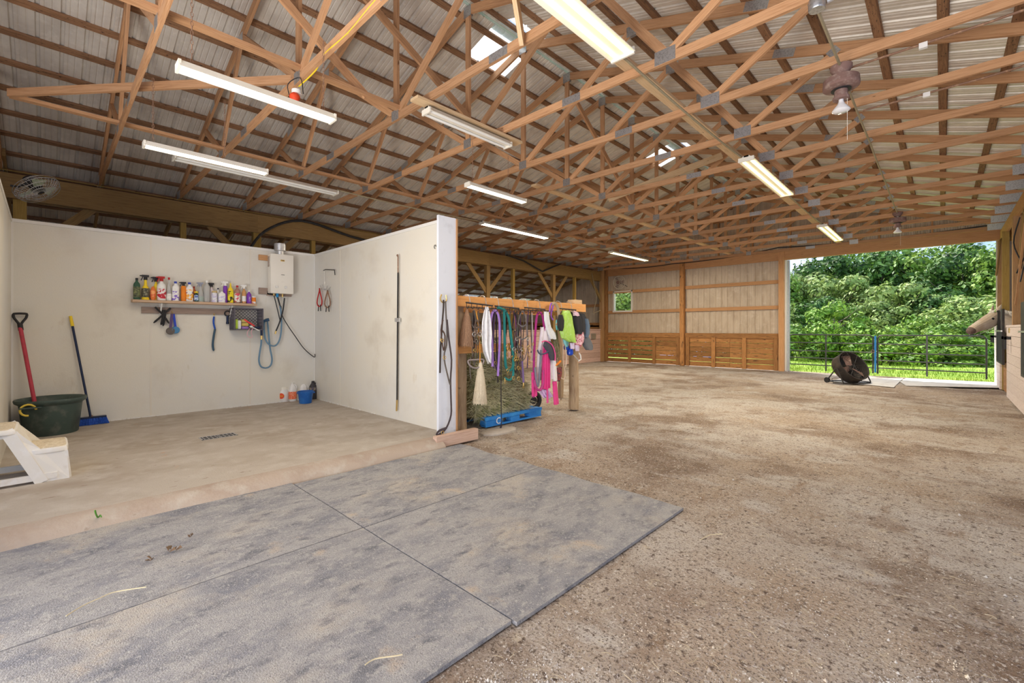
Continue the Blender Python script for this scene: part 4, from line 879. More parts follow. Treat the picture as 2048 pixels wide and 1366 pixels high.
# ------------------------------------------------------------------ tack rack
XT = -4.80
def T(px, py, X=XT): return onx(px, py, X)
tk = thing('tack_rack', (-4.95, 4.1, 0), 'orange timber rail on log posts holding tack beside the wash stall', 'rack')
MB().box(-4.93, -4.85, 3.92, 7.06, 1.82, 1.965).build('top_rail', M['beam_orange'], tk); MB().box(-5.01, -4.93, 3.92, 5.3, 1.15, 1.275).build('lower_rail', M['beam_orange'], tk)
MB().box(-5.01, -4.93, 4.15, 6.9, 1.74, 1.80).build('back_rail', M['beam_orange'], tk)
lg = lambda x, y, r, h: MB().tube([(x+mnoise.noise(Vector((z*.9, x, y)))*.02, y+mnoise.noise(Vector((z, y, 3)))*.02, z) for z in [i*h/10 for i in range(11)]], [r*(1.06-.01*i) for i in range(11)], n=18)
lg(-5.05, 4.14, .115, 1.95).build('log_post', M['log'], tk); lg(-4.99, 6.86, .09, 1.84).build('log_post', M['log'], tk); lg(-6.04, 7.82, .06, 1.9).build('log_post', M['log'], tk)
MB().box(-5.02, -4.86, 6.72, 6.95, 1.966, 2.04).build('block', M['truss_pale'], tk)
hm = MB()
bars = [(932, 985, 605, 611.5, ''), (990, 1038, 612, 617, ''), (1049, 1090, 615, 619, ''), (1118, 1152, 617, 620, '')]
bn = ['leftmost', 'second from the left', 'third from the left', 'rightmost']
for k, (pa, pb_, ya_, yb_, _) in enumerate(bars):
    A_, B_ = T(pa, ya_), T(pb_, yb_); t = thing('bridle_bar', (A_+B_)/2, 'black hook bar hanging on the tack rail, '+bn[k], 'hook bar', 'black bridle bars on the tack rail')
    MB().tube([A_, B_], .011).build('bar', M['blackp'], t)
    for f in (.15, .75):
        p = A_.lerp(B_, f); MB().tube(smooth([(-4.94, p.y, 1.93), (-4.92, p.y, 1.985), (-4.86, p.y, 1.985), (-4.82, p.y, 1.95), (-4.80, p.y, 1.87), p]), .006, n=6).build('hanger', M['steel'], t)
    for f in (.02, .2, .4, .6, .8, .98):
        p = A_.lerp(B_, f); MB().tube([p, p-Vector((0, 0, .06)), p-Vector((-.02, 0, .085)), p-Vector((-.045, 0, .07)), p-Vector((-.05, 0, .045))], .005, n=6).build('hook', M['blackp'], t)
def rope(pts, r, c, label, cat='lead rope', name='lead_rope', X=XT, closed=False, snap=None):
    P_ = [T(p[0], p[1], X+(p[2] if len(p) > 2 else 0)) for p in pts]; t = thing(name, P_[0], label, cat)
    MB().tube(smooth(P_), r, n=8).build('rope', col(c, rough=.85), t)
    if snap: e = P_[-1]; MB().tube([e, e-Vector((0, 0, .05))], .010, n=8).tube([(e.x, e.y+.018*math.cos(a), e.z-.07+.02*math.sin(a)) for a in range(6)], .005, n=6, closed=True).build('snap', M['brass'], t)
    return t
def strap(pts, w_, c, label, cat='strap', name='leather_strap', X=XT, ring=True, roll=.0):
    P_ = [T(p[0], p[1], X+(p[2] if len(p) > 2 else 0)) for p in pts]; t = thing(name, P_[0], label, cat); m = MB(); P_ = smooth(P_, 3)
    for a, b in zip(P_[:-1], P_[1:]):
        e = (b-a)*.08; m.beam(a-e, b+e, w_, .006, up=(1, .3, 0))
    m.build('strap', col(c, rough=.6), t)
    if ring: q = P_[len(P_)*2//3]; MB().tube([(q.x+.012, q.y+.022*math.cos(a*.785), q.z+.022*math.sin(a*.785)) for a in range(8)], .0045, n=6, closed=True).build('ring', M['brass'], t)
    return t
LE = (.06, .045, .04); GR = (.16, .14, .13); BL = (.025, .02, .03)
def bridle(px, py0, py1, w_, c, label, X=XT-.03, cat='bridle'):
    """headstall: two cheek straps, brow and nose bands, bit rings, reins"""
    t = thing('bridle', T(px, py0, X), label, cat); P_ = lambda a, b, d=0: T(px+a*w_, py0+b*(py1-py0), X+d)
    def st(pts, wd=.02):
        m = MB(); q = smooth([P_(*p) for p in pts], 3)
        for a, b in zip(q[:-1], q[1:]): m.beam(a-(b-a)*.08, b+(b-a)*.08, wd, .006, up=(1, .3, 0))
        return m
    cm = col(c, rough=.55)
    hp_ = st([(-.5, .55), (-.35, .2), (0, 0), (.35, .2), (.5, .55)]).build('headpiece', cm, t); st([(-.42, .25), (0, .32, .05), (.42, .25)]).build('browband', cm, t)
    st([(-.5, .5), (0, .58, .06), (.5, .5)]).build('noseband', cm, t); st([(-.5, .55), (-.3, .85), (.1, 1.), (.4, .82), (.5, .55)], .014).build('rein', cm, t)
    for s_ in (-1, 1):
        c_ = P_(s_*.5, .57, .02); MB().tube([(c_.x, c_.y+.028*math.cos(a*.63), c_.z+.028*math.sin(a*.63)) for a in range(10)], .005, n=6, closed=True).build('bit_ring', M['steel'], hp_)
    return t
# near end: halter and long reins hung on a horseshoe at the partition end
XN = -4.74
t = thing('horseshoe_hook', T(887, 600, XN-.03), 'brass horseshoe nailed to the partition end as a tack hook', 'hook')
MB().tube(smooth([T(883, 589, XN-.02), T(881, 597, XN-.02), T(884, 604, XN-.02), T(889, 605, XN-.02), T(893, 600, XN-.02), T(892, 590, XN-.02)]), .009, n=8).build('shoe', M['brass'], t)
strap([(887, 600), (887, 615), (885, 640, .02), (883, 670), (881, 700), (880, 745)], .03, LE, 'dark leather halter cheek strap hanging on the partition end, ending in a narrow loop', 'halter', 'leather_halter', XN)
strap([(891, 603), (892, 630), (894, 660), (893, 690), (888, 715), (897, 758, .02), (901, 770)], .028, GR, 'grey martingale strap forming the left leg of a Y on the partition end', 'martingale', 'martingale', XN)
strap([(894, 640), (898, 680), (903, 720), (901, 760), (902, 800), (902, 830), (893, 855), (880, 868), (873, 870), (878, 862), (893, 856)], .032, (.09, .07, .08), 'long grey leather girth strap looping down to the slab at the partition end', 'strap', 'girth_strap', XN)
strap([(884, 660), (890, 672), (888, 700), (885, 690), (882, 660), (886, 640)], .022, (.10, .06, .05), 'brown chain shank and halter bunched half way up the partition end', 'halter', 'leather_halter', XN+.03)
strap([(909, 705), (910, 750), (912, 790), (909, 800)], .02, (.12, .10, .11), 'thin grey whip like strap dangling beside the near log post', 'strap', 'hanging_strap', -4.9, ring=False)
rope([(903, 650), (908, 690), (915, 700), (917, 735)], .012, (.40, .30, .25), 'frayed tan rope draped over the lower rail by the near log post', X=-4.88)
# fake tails
def tail(p0, p1, r0, r1, mt, label, X):
    a, b = T(*p0, X), T(*p1, X); t = thing('horse_tail_switch', b, label, 'tail hair'); n_ = 12
    mb_ = MB().tube([a.lerp(b, i/n_) for i in range(n_+1)], [r0+(r1-r0)*min(1, (i/n_)**.7*1.0) for i in range(n_+1)], n=16); mb_.build('hair_core', M[mt], t)
    m = MB(); rr = random.Random(int(p0[0]))
    for _ in range(700):
        an = rr.random()*6.28; f1 = rr.uniform(.75, 1.04); q = [a]
        for i in range(1, 5):
            f = f1*i/4; rad = (r0+(r1-r0)*min(1, f**.7))*rr.uniform(.95, 1.12); q.append(a.lerp(b, f)+Vector((math.cos(an)*rad, math.sin(an)*rad, 0)))
        for u, v in zip(q[1:-1], q[2:]): m.beam(u, v, .003, .003)
    tag(m.build('hair_strands', M[mt], t), kind='stuff'); return t
t = tail((961, 722), (960, 806), .012, .095, 'hair_cream', 'cream coloured false horse tail hanging from an orange strap', XT)
strap([(952, 622), (957, 650), (960, 700), (960, 725)], .022, (.75, .33, .05), 'orange nylon strap holding the cream false tail', 'strap', 'orange_strap', XT+.01, ring=False)
tail((934, 618), (932, 692), .012, .10, 'hair_brown', 'loose brown false horse tail hanging by the near log post', -4.86)
bridle(948, 620, 730, 9, GR, 'grey leather bridle hanging first on the rack, left of the orange strap'); bridle(954, 640, 690, 12, (.15, .10, .08), 'brown curb bit bridle hanging over the orange strap', XT+.02)
m = MB(); c = T(952, 725); m.tube([(c.x, c.y+.15*math.cos(a*.3), c.z+.06*math.sin(a*.3)+.02*math.cos(a*.6)) for a in range(21)], .012, n=8, closed=True); tag(m.build('hackamore_noseband', col((.32, .27, .27), name='mauve_grey_leather')), 'mauve grey rounded noseband loop hanging above the cream tail', 'noseband')
strap([(941, 715), (940, 740), (942, 758)], .014, GR, 'short pale frayed strap under the first bridle', 'strap', 'frayed_strap', ring=False)
r6 = random.Random(44)
for k in range(13):
    px = [946, 950, 957, 990, 1000, 1014, 1021, 1027, 1034, 1040, 1048, 1057, 1061][k]; c = [LE, BL, GR, (.10, .06, .14)][k % 4]; b_ = r6.uniform(690, 765)
    strap([(px, 622), (px+r6.uniform(-3, 3), 655), (px+r6.uniform(-4, 4), 700), (px+r6.uniform(-3, 3), b_)], r6.uniform(.02, .034), c, 'dark strap '+['just right of the first grey bridle', 'just left of the orange strap', 'between the orange strap and white cloth', 'inside the light purple rope loop', 'right beside the light purple rope', 'immediately right of the very long thin strap', 'inside the teal rope loop', 'at the right edge of the teal loop', 'under the gap between the second and third hook bars', 'left of the wide charcoal bridle', 'crossing the right half of the charcoal bridle', 'just right of the taupe strap', 'just left of the pale grey padded strap'][k], 'strap', 'hanging_strap', XT-.02-r6.random()*.08)['group'] = 'dark straps among the bridles'
# white cloth
cw = MB(); A_, B_ = T(961, 640), T(985, 640)
cw.cloth([(T(972, 615).z, T(970, 600).y, T(974, 600).y), (T(972, 625).z, T(966, 600).y, T(978, 600).y), (T(972, 645).z, T(962, 600).y, T(982, 600).y), (T(972, 670).z, T(961, 600).y, T(985, 600).y), (T(972, 690).z, T(962, 600).y, T(983, 600).y), (T(972, 705).z, T(965, 600).y, T(983, 600).y), (T(972, 726).z, T(975, 600).y, T(979, 600).y)], XT+.01, .03, .028, fr=2.6)
tag(cw.build('white_cloth', col((.82, .82, .84), name='white_cotton')), 'white cotton cloth draped from a hook on the tack rack', 'cloth')
# ropes and straps, left to right
rope([(985, 733), (984, 690), (981, 650), (984, 628), (989, 621), (995, 626), (999, 645), (999, 690), (997, 730), (996, 752)], .018, (.38, .22, .62), 'light purple lead rope looped over the second hook bar')
strap([(988, 625), (986, 660), (987, 700), (992, 735), (1000, 748)], .03, (.06, .03, .10), 'dark purple nylon halter strap behind the light purple rope', 'halter', 'nylon_halter', XT-.05)
strap([(993, 630), (993, 680), (995, 740), (996, 765)], .026, BL, 'black strap hanging between the purple and teal ropes', X=XT-.06)
strap([(1003, 622), (1003, 700), (1002, 780), (1003, 850)], .016, BL, 'very long thin black strap reaching from the rack past the pallet to the floor', 'strap', 'long_line', XT+.03, ring=False)
MBs = MB(); c = T(1001, 862, XT+.03)
rope([(1003, 848), (1000, 862)], .014, BL, 'black knotted tassel at the foot of the long thin strap', 'tassel', 'strap_tassel', XT+.03)
rope([(1008, 617), (1009, 660), (1010, 710), (1012, 733), (1019, 741), (1026, 733), (1026, 710), (1022, 670), (1018, 640), (1012, 625), (1004, 618), (995, 615)], .021, (.02, .20, .19), 'thick teal green rope hanging in a long double loop')
rope([(1026, 735), (1026, 752), (1019, 760), (1010, 756)], .018, (.02, .22, .22), 'short teal rope tail curling under the big teal loop', snap=True)
strap([(1010, 660), (1014, 690), (1018, 715)], .024, (.60, .32, .30), 'salmon pink webbing strap inside the teal rope loop', 'strap', 'pink_strap')
bridle(1030, 625, 745, 14, BL, 'black headstall hanging between the teal rope and grey straps'); bridle(1045, 622, 720, 22, (.15, .14, .15), 'wide charcoal bridle spreading under the third hook bar', XT+.0)
strap([(1030, 628), (1032, 660), (1031, 700)], .03, (.30, .10, .35), 'purple and pink patterned halter webbing left of the charcoal bridle', 'halter', 'patterned_halter', XT-.05)
strap([(1040, 628), (1042, 670), (1040, 720), (1043, 755)], .028, (.12, .06, .16), 'plum coloured halter webbing behind the charcoal bridle', 'halter', 'nylon_halter', XT-.07)
bridle(1036, 650, 735, 16, (.10, .07, .06), 'dark brown bridle low in the middle of the rack', XT+.02)
rope([(1044, 722), (1046, 745), (1047, 765)], .016, (.20, .13, .30), 'braided violet lead end with a gold snap hanging lowest in the middle', snap=True)
m = MB(); rr = random.Random(12)
for k in range(26):
    c = T(rr.uniform(1014, 1062), rr.uniform(690, 760), XT+rr.uniform(-.05, .06)); a0_ = rr.random()*3
    m.tube([(c.x+.01*math.sin(a*.7), c.y+.025*math.cos(a*.7+a0_), c.z+.03*math.sin(a*.7)) for a in range(9)], .006, n=6, closed=rr.random() < .6)
tag(m.build('bit_tangle', M['brass']), 'tangle of bits and brass rings under the middle bridles', 'bits', kind='stuff')
strap([(1052, 628), (1053, 660), (1055, 700)], .02, (.26, .20, .20), 'taupe leather strap right of the charcoal bridle'); strap([(1064, 626), (1065, 670), (1064, 720)], .028, (.45, .40, .42), 'pale grey padded strap left of the magenta rope', 'strap', 'padded_strap')
rope([(1067, 795), (1068, 720), (1071, 660), (1074, 632), (1079, 625), (1085, 632), (1089, 660), (1094, 690), (1098, 720), (1098, 750)], .019, (.38, .03, .20), 'magenta lead rope hanging in the longest loop on the rack')
rope([(1068, 760), (1072, 775), (1080, 780), (1086, 765), (1086, 740)], .022, (.50, .07, .25), 'pink thick rope curl at the bottom of the magenta loop', X=XT+.04)
rope([(1070, 735), (1073, 765), (1077, 770), (1080, 730), (1082, 700)], .016, (.22, .22, .28), 'grey blue braided rope inside the magenta loop', X=XT+.05)
def cloth(rows, c, label, cat, name, X=XT, t=.06, fold=.02, fr=2.5, layers=()):
    """rows given as (px left, px right, py)"""
    R = [(T((a+b)/2, y_, X).z, T(a, y_, X).y, T(b, y_, X).y) for a, b, y_ in rows]; return tag(MB().cloth(R, X, t, fold, fr=fr).build(name, col(c, rough=.9, layers=layers)), label, cat)
cloth([(1088, 1096, 624), (1088, 1098, 640), (1091, 1101, 655), (1095, 1111, 668), (1100, 1112, 678)], (.78, .80, .80), 'white cloth ear sleeve hanging above the pink riding jacket', 'cloth', 'white_sleeve', XT+.02, .07, .012, 1.5)
cloth([(1082, 1092, 655), (1078, 1100, 680), (1074, 1104, 705), (1072, 1106, 735), (1072, 1108, 760)], (.80, .74, .78), 'white body of the pink and white fleece hung right of the magenta rope', 'clothing', 'white_fleece', XT-.03, .1, .02)
cloth([(1087, 1097, 690), (1085, 1099, 715), (1083, 1100, 745), (1082, 1100, 778)], (.75, .05, .25), 'hot pink panel of cloth in front of the white fleece', 'clothing', 'pink_cloth', XT+.03, .05, .014, 3.5)
cloth([(1063, 1072, 745), (1063, 1074, 770), (1063, 1073, 792)], (.72, .06, .26), 'hot pink sleeve end hanging left, under the magenta rope', 'clothing', 'pink_sleeve', XT+.0, .06, .012, 1.5)
cloth([(1104, 1110, 700), (1105, 1112, 730), (1106, 1114, 762)], (.84, .82, .83), 'white sleeve hanging right of the pink panel', 'clothing', 'white_sleeve', XT+.02, .05, .01, 1)
cloth([(1105, 1113, 763), (1106, 1115, 785), (1107, 1117, 809)], (.78, .07, .28), 'hot pink cuff hanging lowest on the right', 'clothing', 'pink_sleeve', XT+.02, .05, .01, 1)
cloth([(1078, 1096, 778), (1080, 1100, 786), (1086, 1106, 795)], (.72, .52, .80), 'lilac ruffled hem showing under the pink panel', 'clothing', 'lilac_hem', XT-.01, .06, .02, 4)
cloth([(1093, 1096, 780), (1093, 1097, 806)], (.75, .10, .32), 'narrow pink ribbon below the lilac hem', 'ribbon', 'pink_ribbon', XT+.04, .02, .004, 1)
cloth([(1090, 1100, 683), (1086, 1107, 692), (1095, 1111, 705), (1100, 1110, 720)], (.07, .07, .09), 'black padded fly mask cheek piece edged in pink', 'mask', 'fly_mask', XT+.06, .08, .01, 1, )
rope([(1084, 684), (1092, 682), (1104, 690), (1110, 706), (1110, 722)], .010, (.80, .10, .30), 'hot pink edging binding over the black fly mask', 'binding', 'pink_binding', XT+.10)
rope([(1075, 700), (1080, 708), (1092, 706), (1100, 698)], .012, (.08, .10, .16), 'navy rolled browband across the pink cloth', 'browband', 'navy_browband', XT+.08)
rope([(1099, 624), (1101, 610), (1104, 606), (1106, 612), (1102, 630), (1106, 640)], .012, (.30, .10, .55), 'thin violet cord looped over the rail', 'cord', 'violet_cord', XT+.02)
rope([(1104, 608), (1110, 607), (1116, 618), (1118, 640), (1114, 650)], .026, (.45, .34, .22), 'thick tan rope draped over the rail at the black mask', 'lead rope', 'tan_rope', XT+.03)
cloth([(1112, 1117, 640), (1111, 1116, 650), (1112, 1117, 660)], (.20, .62, .66), 'small aqua strip of cloth behind the tan rope', 'cloth', 'aqua_cloth', XT+.0, .03, .006, 1)
strap([(1112, 650), (1116, 690), (1119, 730), (1121, 770), (1122, 800)], .05, (.26, .18, .12), 'brown hanging stirrup leather behind the fleece', 'strap', 'stirrup_leather', XT-.08)
cloth([(1104, 1112, 665), (1106, 1118, 690), (1108, 1120, 715)], (.20, .19, .10), 'olive camouflage cloth between the fleece and tan ropes', 'cloth', 'camouflage_cloth', XT-.03, .05, .015, 2, [((.30, .22, .15), 30, .5, .56), ((.10, .12, .06), 22, .55, .6)])
cloth([(1110, 1124, 735), (1110, 1124, 748), (1110, 1120, 762)], (.30, .06, .06), 'small dark red checked cloth low on the rack', 'cloth', 'checked_cloth', XT-.02, .05, .012, 2, [((.05, .05, .06), 40, .5, .56)])
rope([(1108, 731), (1114, 729), (1121, 722)], .02, (.85, .25, .03), 'bright orange rolled band low on the rack', 'band', 'orange_band', XT+.02)
rope([(1122, 660), (1126, 690), (1126, 720), (1130, 745), (1128, 758), (1122, 756)], .010, (.65, .50, .38), 'thin tan rope halter hanging left of the blue cup', 'halter', 'rope_halter', XT); rope([(1127, 660), (1130, 690), (1133, 715), (1131, 735)], .010, (.70, .58, .45), 'pale thin cord beside the tan rope halter', 'cord', 'pale_cord', XT)
# masks and caps at the far end
cloth([(1128, 1134, 622), (1123, 1141, 634), (1120, 1144, 650), (1119, 1148, 664), (1122, 1149, 676), (1136, 1148, 684)], (.42, .68, .12), 'lime green fly mask near the far end of the rack', 'mask', 'green_fly_mask', XT+.05, .16, .02, 1.5, [((.55, .78, .30), 18, .5, .7)])
cloth([(1118, 1124, 630), (1114, 1128, 642), (1115, 1127, 655), (1119, 1124, 662)], (.03, .03, .03), 'black mesh eye panel on the left of the green fly mask', 'mask', 'mesh_panel', XT+.10, .06, .01, 1)
cloth([(1126, 1138, 678), (1127, 1137, 686), (1131, 1135, 694)], (.25, .60, .65), 'aqua cloth tip poking below the green fly mask', 'cloth', 'aqua_cloth', XT+.02, .05, .01, 1)
cloth([(1142, 1156, 625), (1143, 1161, 640), (1146, 1163, 655), (1150, 1160, 668)], (.03, .03, .035), 'black mesh fly mask hung right of the green one', 'mask', 'black_fly_mask', XT+.03, .14, .015, 1.3)
cloth([(1152, 1166, 628), (1156, 1172, 640), (1158, 1173, 655), (1160, 1170, 667)], (.045, .045, .05), 'second black fly mask at the far end of the rack', 'mask', 'black_fly_mask', XT-.05, .14, .015, 1.3)
cloth([(1140, 1148, 622), (1146, 1156, 626), (1146, 1158, 632)], (.78, .55, .66), 'pale pink bonnet tip above the black fly masks', 'mask', 'pink_bonnet', XT+.08, .08, .01, 1)
cloth([(1166, 1174, 638), (1168, 1178, 652), (1168, 1177, 668), (1166, 1174, 675)], (.12, .17, .24), 'denim blue cap hanging behind the black fly masks', 'cap', 'denim_cap', XT-.02, .12, .01, 1)
cloth([(1167, 1174, 672), (1165, 1181, 682), (1166, 1185, 692), (1172, 1184, 700)], (.14, .15, .17), 'dark grey cap brim hanging lowest at the far rack end', 'cap', 'grey_cap', XT-.02, .10, .008, 1)
cloth([(1154, 1166, 665), (1150, 1168, 676), (1148, 1166, 686), (1152, 1160, 692)], (.75, .45, .50), 'pink flowered bonnet below the black fly masks', 'mask', 'flowered_bonnet', XT+.04, .1, .015, 2, [((.35, .03, .08), 26, .52, .56), ((.85, .8, .8), 34, .58, .62)])
cloth([(1140, 1148, 686), (1141, 1149, 698)], (.72, .62, .84), 'lilac cloth square under the flowered bonnet, left one', 'cloth', 'lilac_cloth', XT+.05, .04, .006, 1); cloth([(1150, 1159, 690), (1151, 1158, 702)], (.66, .55, .74), 'lilac cloth square under the flowered bonnet, right one', 'cloth', 'lilac_cloth', XT+.06, .04, .006, 1)
t = thing('blue_cup', T(1140, 705), 'shiny royal blue rubber boot cup hanging under the masks', 'cup'); MB().lathe([(.03, 0), (.055, .02), (.06, .07), (.05, .11), (.03, .13)], T(1140, 711), n=16).build('body', col((.01, .06, .5), name='royal_blue', rough=.2), t); MB().lathe([(.03, 0), (.05, .02), (.052, .06), (.03, .1)], T(1133, 700, XT-.03), n=16).build('second_lobe', M['royal_blue'], t)
t = thing('bit_guard', T(1158, 718), 'small white plastic clip dangling at the far end post', 'clip'); MB().tube([T(1144, 707), T(1150, 713), T(1157, 721)], .008, n=6).build('pin', M['steel'], t); MB().tube([T(1157, 722), T(1162, 719), T(1161, 711), T(1158, 706)], .012, n=6).build('clip', M['tube_off'], t)

# ------------------------------------------------------------------ pallet with hay
py0, py1, px0_, px1_ = 4.62, 5.92, -6.12, -5.0
pl = thing('pallet', (-5.5, 5.2, 0), 'bright blue painted pallet with a white letter under the hay', 'pallet')
for k in range(7):
    x = px0_+.05+k*(px1_-px0_-.1)/6; MB().box(x-.05, x+.05, py0, py1, .135, .152).build('deck_board', M['palletblue' if k > 4 else 'grey_wood'], pl)
for k in range(3):
    x = px0_+.05+k*(px1_-px0_-.1)/2; MB().box(x-.05, x+.05, py0, py1, .008, .026).build('bottom_board', M['palletblue'], pl)
MB().box(px1_, px1_+.02, py0-.01, py1+.01, .105, .155).build('edge_board', M['palletblue'], pl); MB().box(px1_, px1_+.016, py0, py1, .005, .03).build('edge_board', M['palletblue'], pl)
for ya_, yb_ in ((py0, py0+.36), (py0+.56, py0+.76), (py0+1.02, py1)): MB().box(px1_-.12, px1_+.008, ya_, yb_, .03, .106).build('block', M['palletblue'], pl)
for k in range(3): MB().box(px0_, px0_+.1, py0+k*.58, py0+k*.58+.12, .026, .135).build('block', M['palletblue'], pl)
text('C', (px1_+.02, py0+.26, .07), .14, RX, 'paintwhite', pl, ext=.004)
def bale(x0, x1, y0_, y1_, z0_, z1_, label, n_, sd):
    t = thing('hay_bale', ((x0+x1)/2, (y0_+y1_)/2, z0_), label, 'hay bale', 'hay bales stacked on the blue pallet'); rr = random.Random(sd); m = MB(); ng = 10
    c = Vector(((x0+x1)/2, (y0_+y1_)/2, (z0_+z1_)/2)); h = Vector(((x1-x0)/2, (y1_-y0_)/2, (z1_-z0_)/2))
    for ax_ in range(3):
        for sg in (-1, 1):
            b = len(m.v); a1, a2 = [q for q in range(3) if q != ax_]
            for i in range(ng+1):
                for j in range(ng+1):
                    p = Vector((0, 0, 0)); p[ax_] = sg; p[a1] = -1+2*i/ng; p[a2] = -1+2*j/ng
                    q = Vector((c.x+p.x*h.x, c.y+p.y*h.y, c.z+p.z*h.z)); nz = mnoise.noise_vector(q*6)*.03; m.v.append(tuple(q+nz))
            for i in range(ng):
                for j in range(ng): a = b+i*(ng+1)+j; m.face([a, a+1, a+ng+2, a+ng+1], None, True)
    m.build('body', M['hay'], t)
    m = MB()
    for _ in range(n_):
        f = rr.choice([0, 0, 0, 0, 1, 1, 2, 3]); u, v = rr.uniform(-1, 1), rr.uniform(-1, 1)
        if f == 0: p = c+Vector((h.x, u*h.y, v*h.z)); nr = Vector((1, 0, 0))
        elif f == 1: p = c+Vector((u*h.x, h.y*rr.choice([-1, 1]), v*h.z)); nr = Vector((0, 1 if p.y > c.y else -1, 0))
        elif f == 2: p = c+Vector((u*h.x, v*h.y, h.z)); nr = Vector((0, 0, 1))
        else: p = c+Vector((h.x, u*h.y, -h.z+.05)); nr = Vector((1, 0, -.5))
        d = Vector((rr.uniform(-.6, .6), rr.uniform(-1, 1), rr.uniform(-1, .7))); d = (d+nr*rr.uniform(-.1, .7)).normalized()*rr.uniform(.06, .2); e = p+d; mid = (p+e)/2+nr*rr.uniform(.0, .03)
        w_ = rr.uniform(.0016, .0036); sd_ = d.cross(nr).normalized()*w_; b = len(m.v); p2 = p-nr*.01
        m.v += [tuple(p2-sd_), tuple(p2+sd_), tuple(mid+sd_), tuple(mid-sd_), tuple(e+sd_*.4), tuple(e-sd_*.4)]; m.face([b, b+1, b+2, b+3]); m.face([b+3, b+2, b+4, b+5])
    tag(m.build('hay_blades', M['straw'], t), kind='stuff')
bale(-5.95, -5.12, 4.50, 5.72, .16, .58, 'loose green hay bale lying directly on the blue pallet', 5200, 1)
bale(-5.98, -5.18, 4.48, 5.62, .58, .98, 'hay bale, middle of the stack behind the hanging tack', 4200, 2)
bale(-6.0, -5.3, 4.46, 5.2, .98, 1.36, 'darker hay bale on top of the stack behind the near log post', 2600, 3)
MB_ = MB().box(-4.68, -4.60, 3.42, 4.12, -.01, .135); tag(MB_.build('curb_board', M['curbwood']), 'short reddish timber standing at the end of the wash stall curb', 'board')
m = MB()
for k in range(12): pass
m.lathe([(.36, -.1), (.34, -.005), (.30, .012), (.001, .02)], (-4.74, 4.66, 0), n=9, sx=.5); tag(m.build('concrete_pad', M['concrete']), 'rough grey concrete lump in the dirt under the pallet edge', 'concrete')
t = thing('wheel', (-5.35, 6.55, .2), 'black cart wheel lying behind the pink clothes', 'wheel'); MB().tube([(-5.5+.04*math.cos(a*.3), 6.3+.13*math.cos(a*.3), .17+.14*math.sin(a*.3)) for a in range(21)], .045, n=12, closed=True).build('tyre', M['blackp'], t); MB().lathe([(.001, -.03), (.07, -.02), (.07, .02), (.001, .03)], (-5.5, 6.3, .17), axis=(.95, -.3, 0), n=16).build('hub', M['blackp'], t)

# ------------------------------------------------------------------ gates
def gate(x0, x1, Y, label, vx, lb=False):
    t = thing('metal_gate', ((x0+x1)/2, Y, .05), label, 'gate', 'black tube gates across the far doorway'); r = .022; R_c = .13
    za_, zt2 = .07, 1.30
    arc = lambda cx, s_: [(cx+s_*R_c*math.sin(a*math.pi/12), Y, zt2-R_c+R_c*math.cos(a*math.pi/12)) for a in range(7)]
    MB().tube([(x0, Y, za_)]+arc(x0+R_c, -1)[::-1]+arc(x1-R_c, 1)+[(x1, Y, za_)], r, n=8).build('frame', M['gate'], t)
    for z in (1.02, .74, .49, .25): MB().tube([(x0, Y, z), (x1, Y, z)], .018, n=8).build('rail', M['gate'], t)
    MB().box(vx-.02, vx+.02, Y-.015, Y+.015, .06, 1.29).build('upright', M['gate'], t)
    return t
gate(-3.98, -1.62, YF+.32, 'black tube gate on the left half of the far doorway, with the fan in front', -2.88)
gate(-1.50, .90, YF+.30, 'black tube gate on the right half of the far doorway', -.34)
tag(MB().box(-1.585, -1.535, YF+.28, YF+.33, .1, 1.28).build('blue_gate_strap', M['bluestrap']), 'blue painted strip standing where the two gates meet', 'strap')
tag(MB().tube([(-1.62+.02*math.cos(a)*2, YF+.28, .78+.05*math.sin(a)) for a in range(7)], .008, closed=True).build('gate_chain', M['rust']), 'rusty chain latch between the two gates', 'chain')
# drum fan
fc_ = Vector((-1.83, 15.3, .44)); ax = ((RT-FW*.76)/1.256*.60-(FW+RT*.76)/1.256*.50+Vector((0, 0, .50))).normalized()
df = thing('drum_fan', (fc_.x, fc_.y, .02), 'large black drum fan on wheels tilted upward in front of the gates', 'fan')
A1 = ax.cross(Vector((0, 0, 1))).normalized(); A2 = ax.cross(A1); Rf = .42
MB().lathe([(Rf-.06, -.17), (Rf-.02, -.165), (Rf, -.14), (Rf, .11), (Rf+.012, .12), (Rf+.012, .14), (Rf-.01, .14), (Rf-.02, .12), (Rf-.02, -.14), (Rf-.06, -.165)], fc_, axis=ax, n=40).build('drum', M['fandark'], df); dm = df.children[-1]
for hh in (-.17, .13):
    m = MB()
    for q in range(1, 9): m.tube([fc_+ax*(hh+.01)+(A1*math.cos(a*math.pi/14)+A2*math.sin(a*math.pi/14))*(Rf*q/9) for a in range(28)], .003, n=4, closed=True)
    for a in range(8): m.tube([fc_+ax*(hh+.01), fc_+ax*(hh+.01)+(A1*math.cos(a*math.pi/4)+A2*math.sin(a*math.pi/4))*Rf], .004, n=4)
    m.build('grille', M['gate'], dm)
for a in range(3):
    d1 = A1*math.cos(a*2.094+.4)+A2*math.sin(a*2.094+.4); d2 = ax.cross(d1); MB().prism([fc_+d1*.05-d2*.05+ax*.04, fc_+d1*.36-d2*.12+ax*.05, fc_+d1*.37+d2*.08-ax*.03, fc_+d1*.05+d2*.05-ax*.03], ax*.004).build('blade', M['fanbrown'], df)
MB().tube([fc_-ax*.15, fc_+ax*.0], .075, n=16).build('motor', M['fandark'], df)
sp = Vector((ax.y, -ax.x, 0)).normalized(); bh_ = Vector((ax.x, ax.y, 0)).normalized()
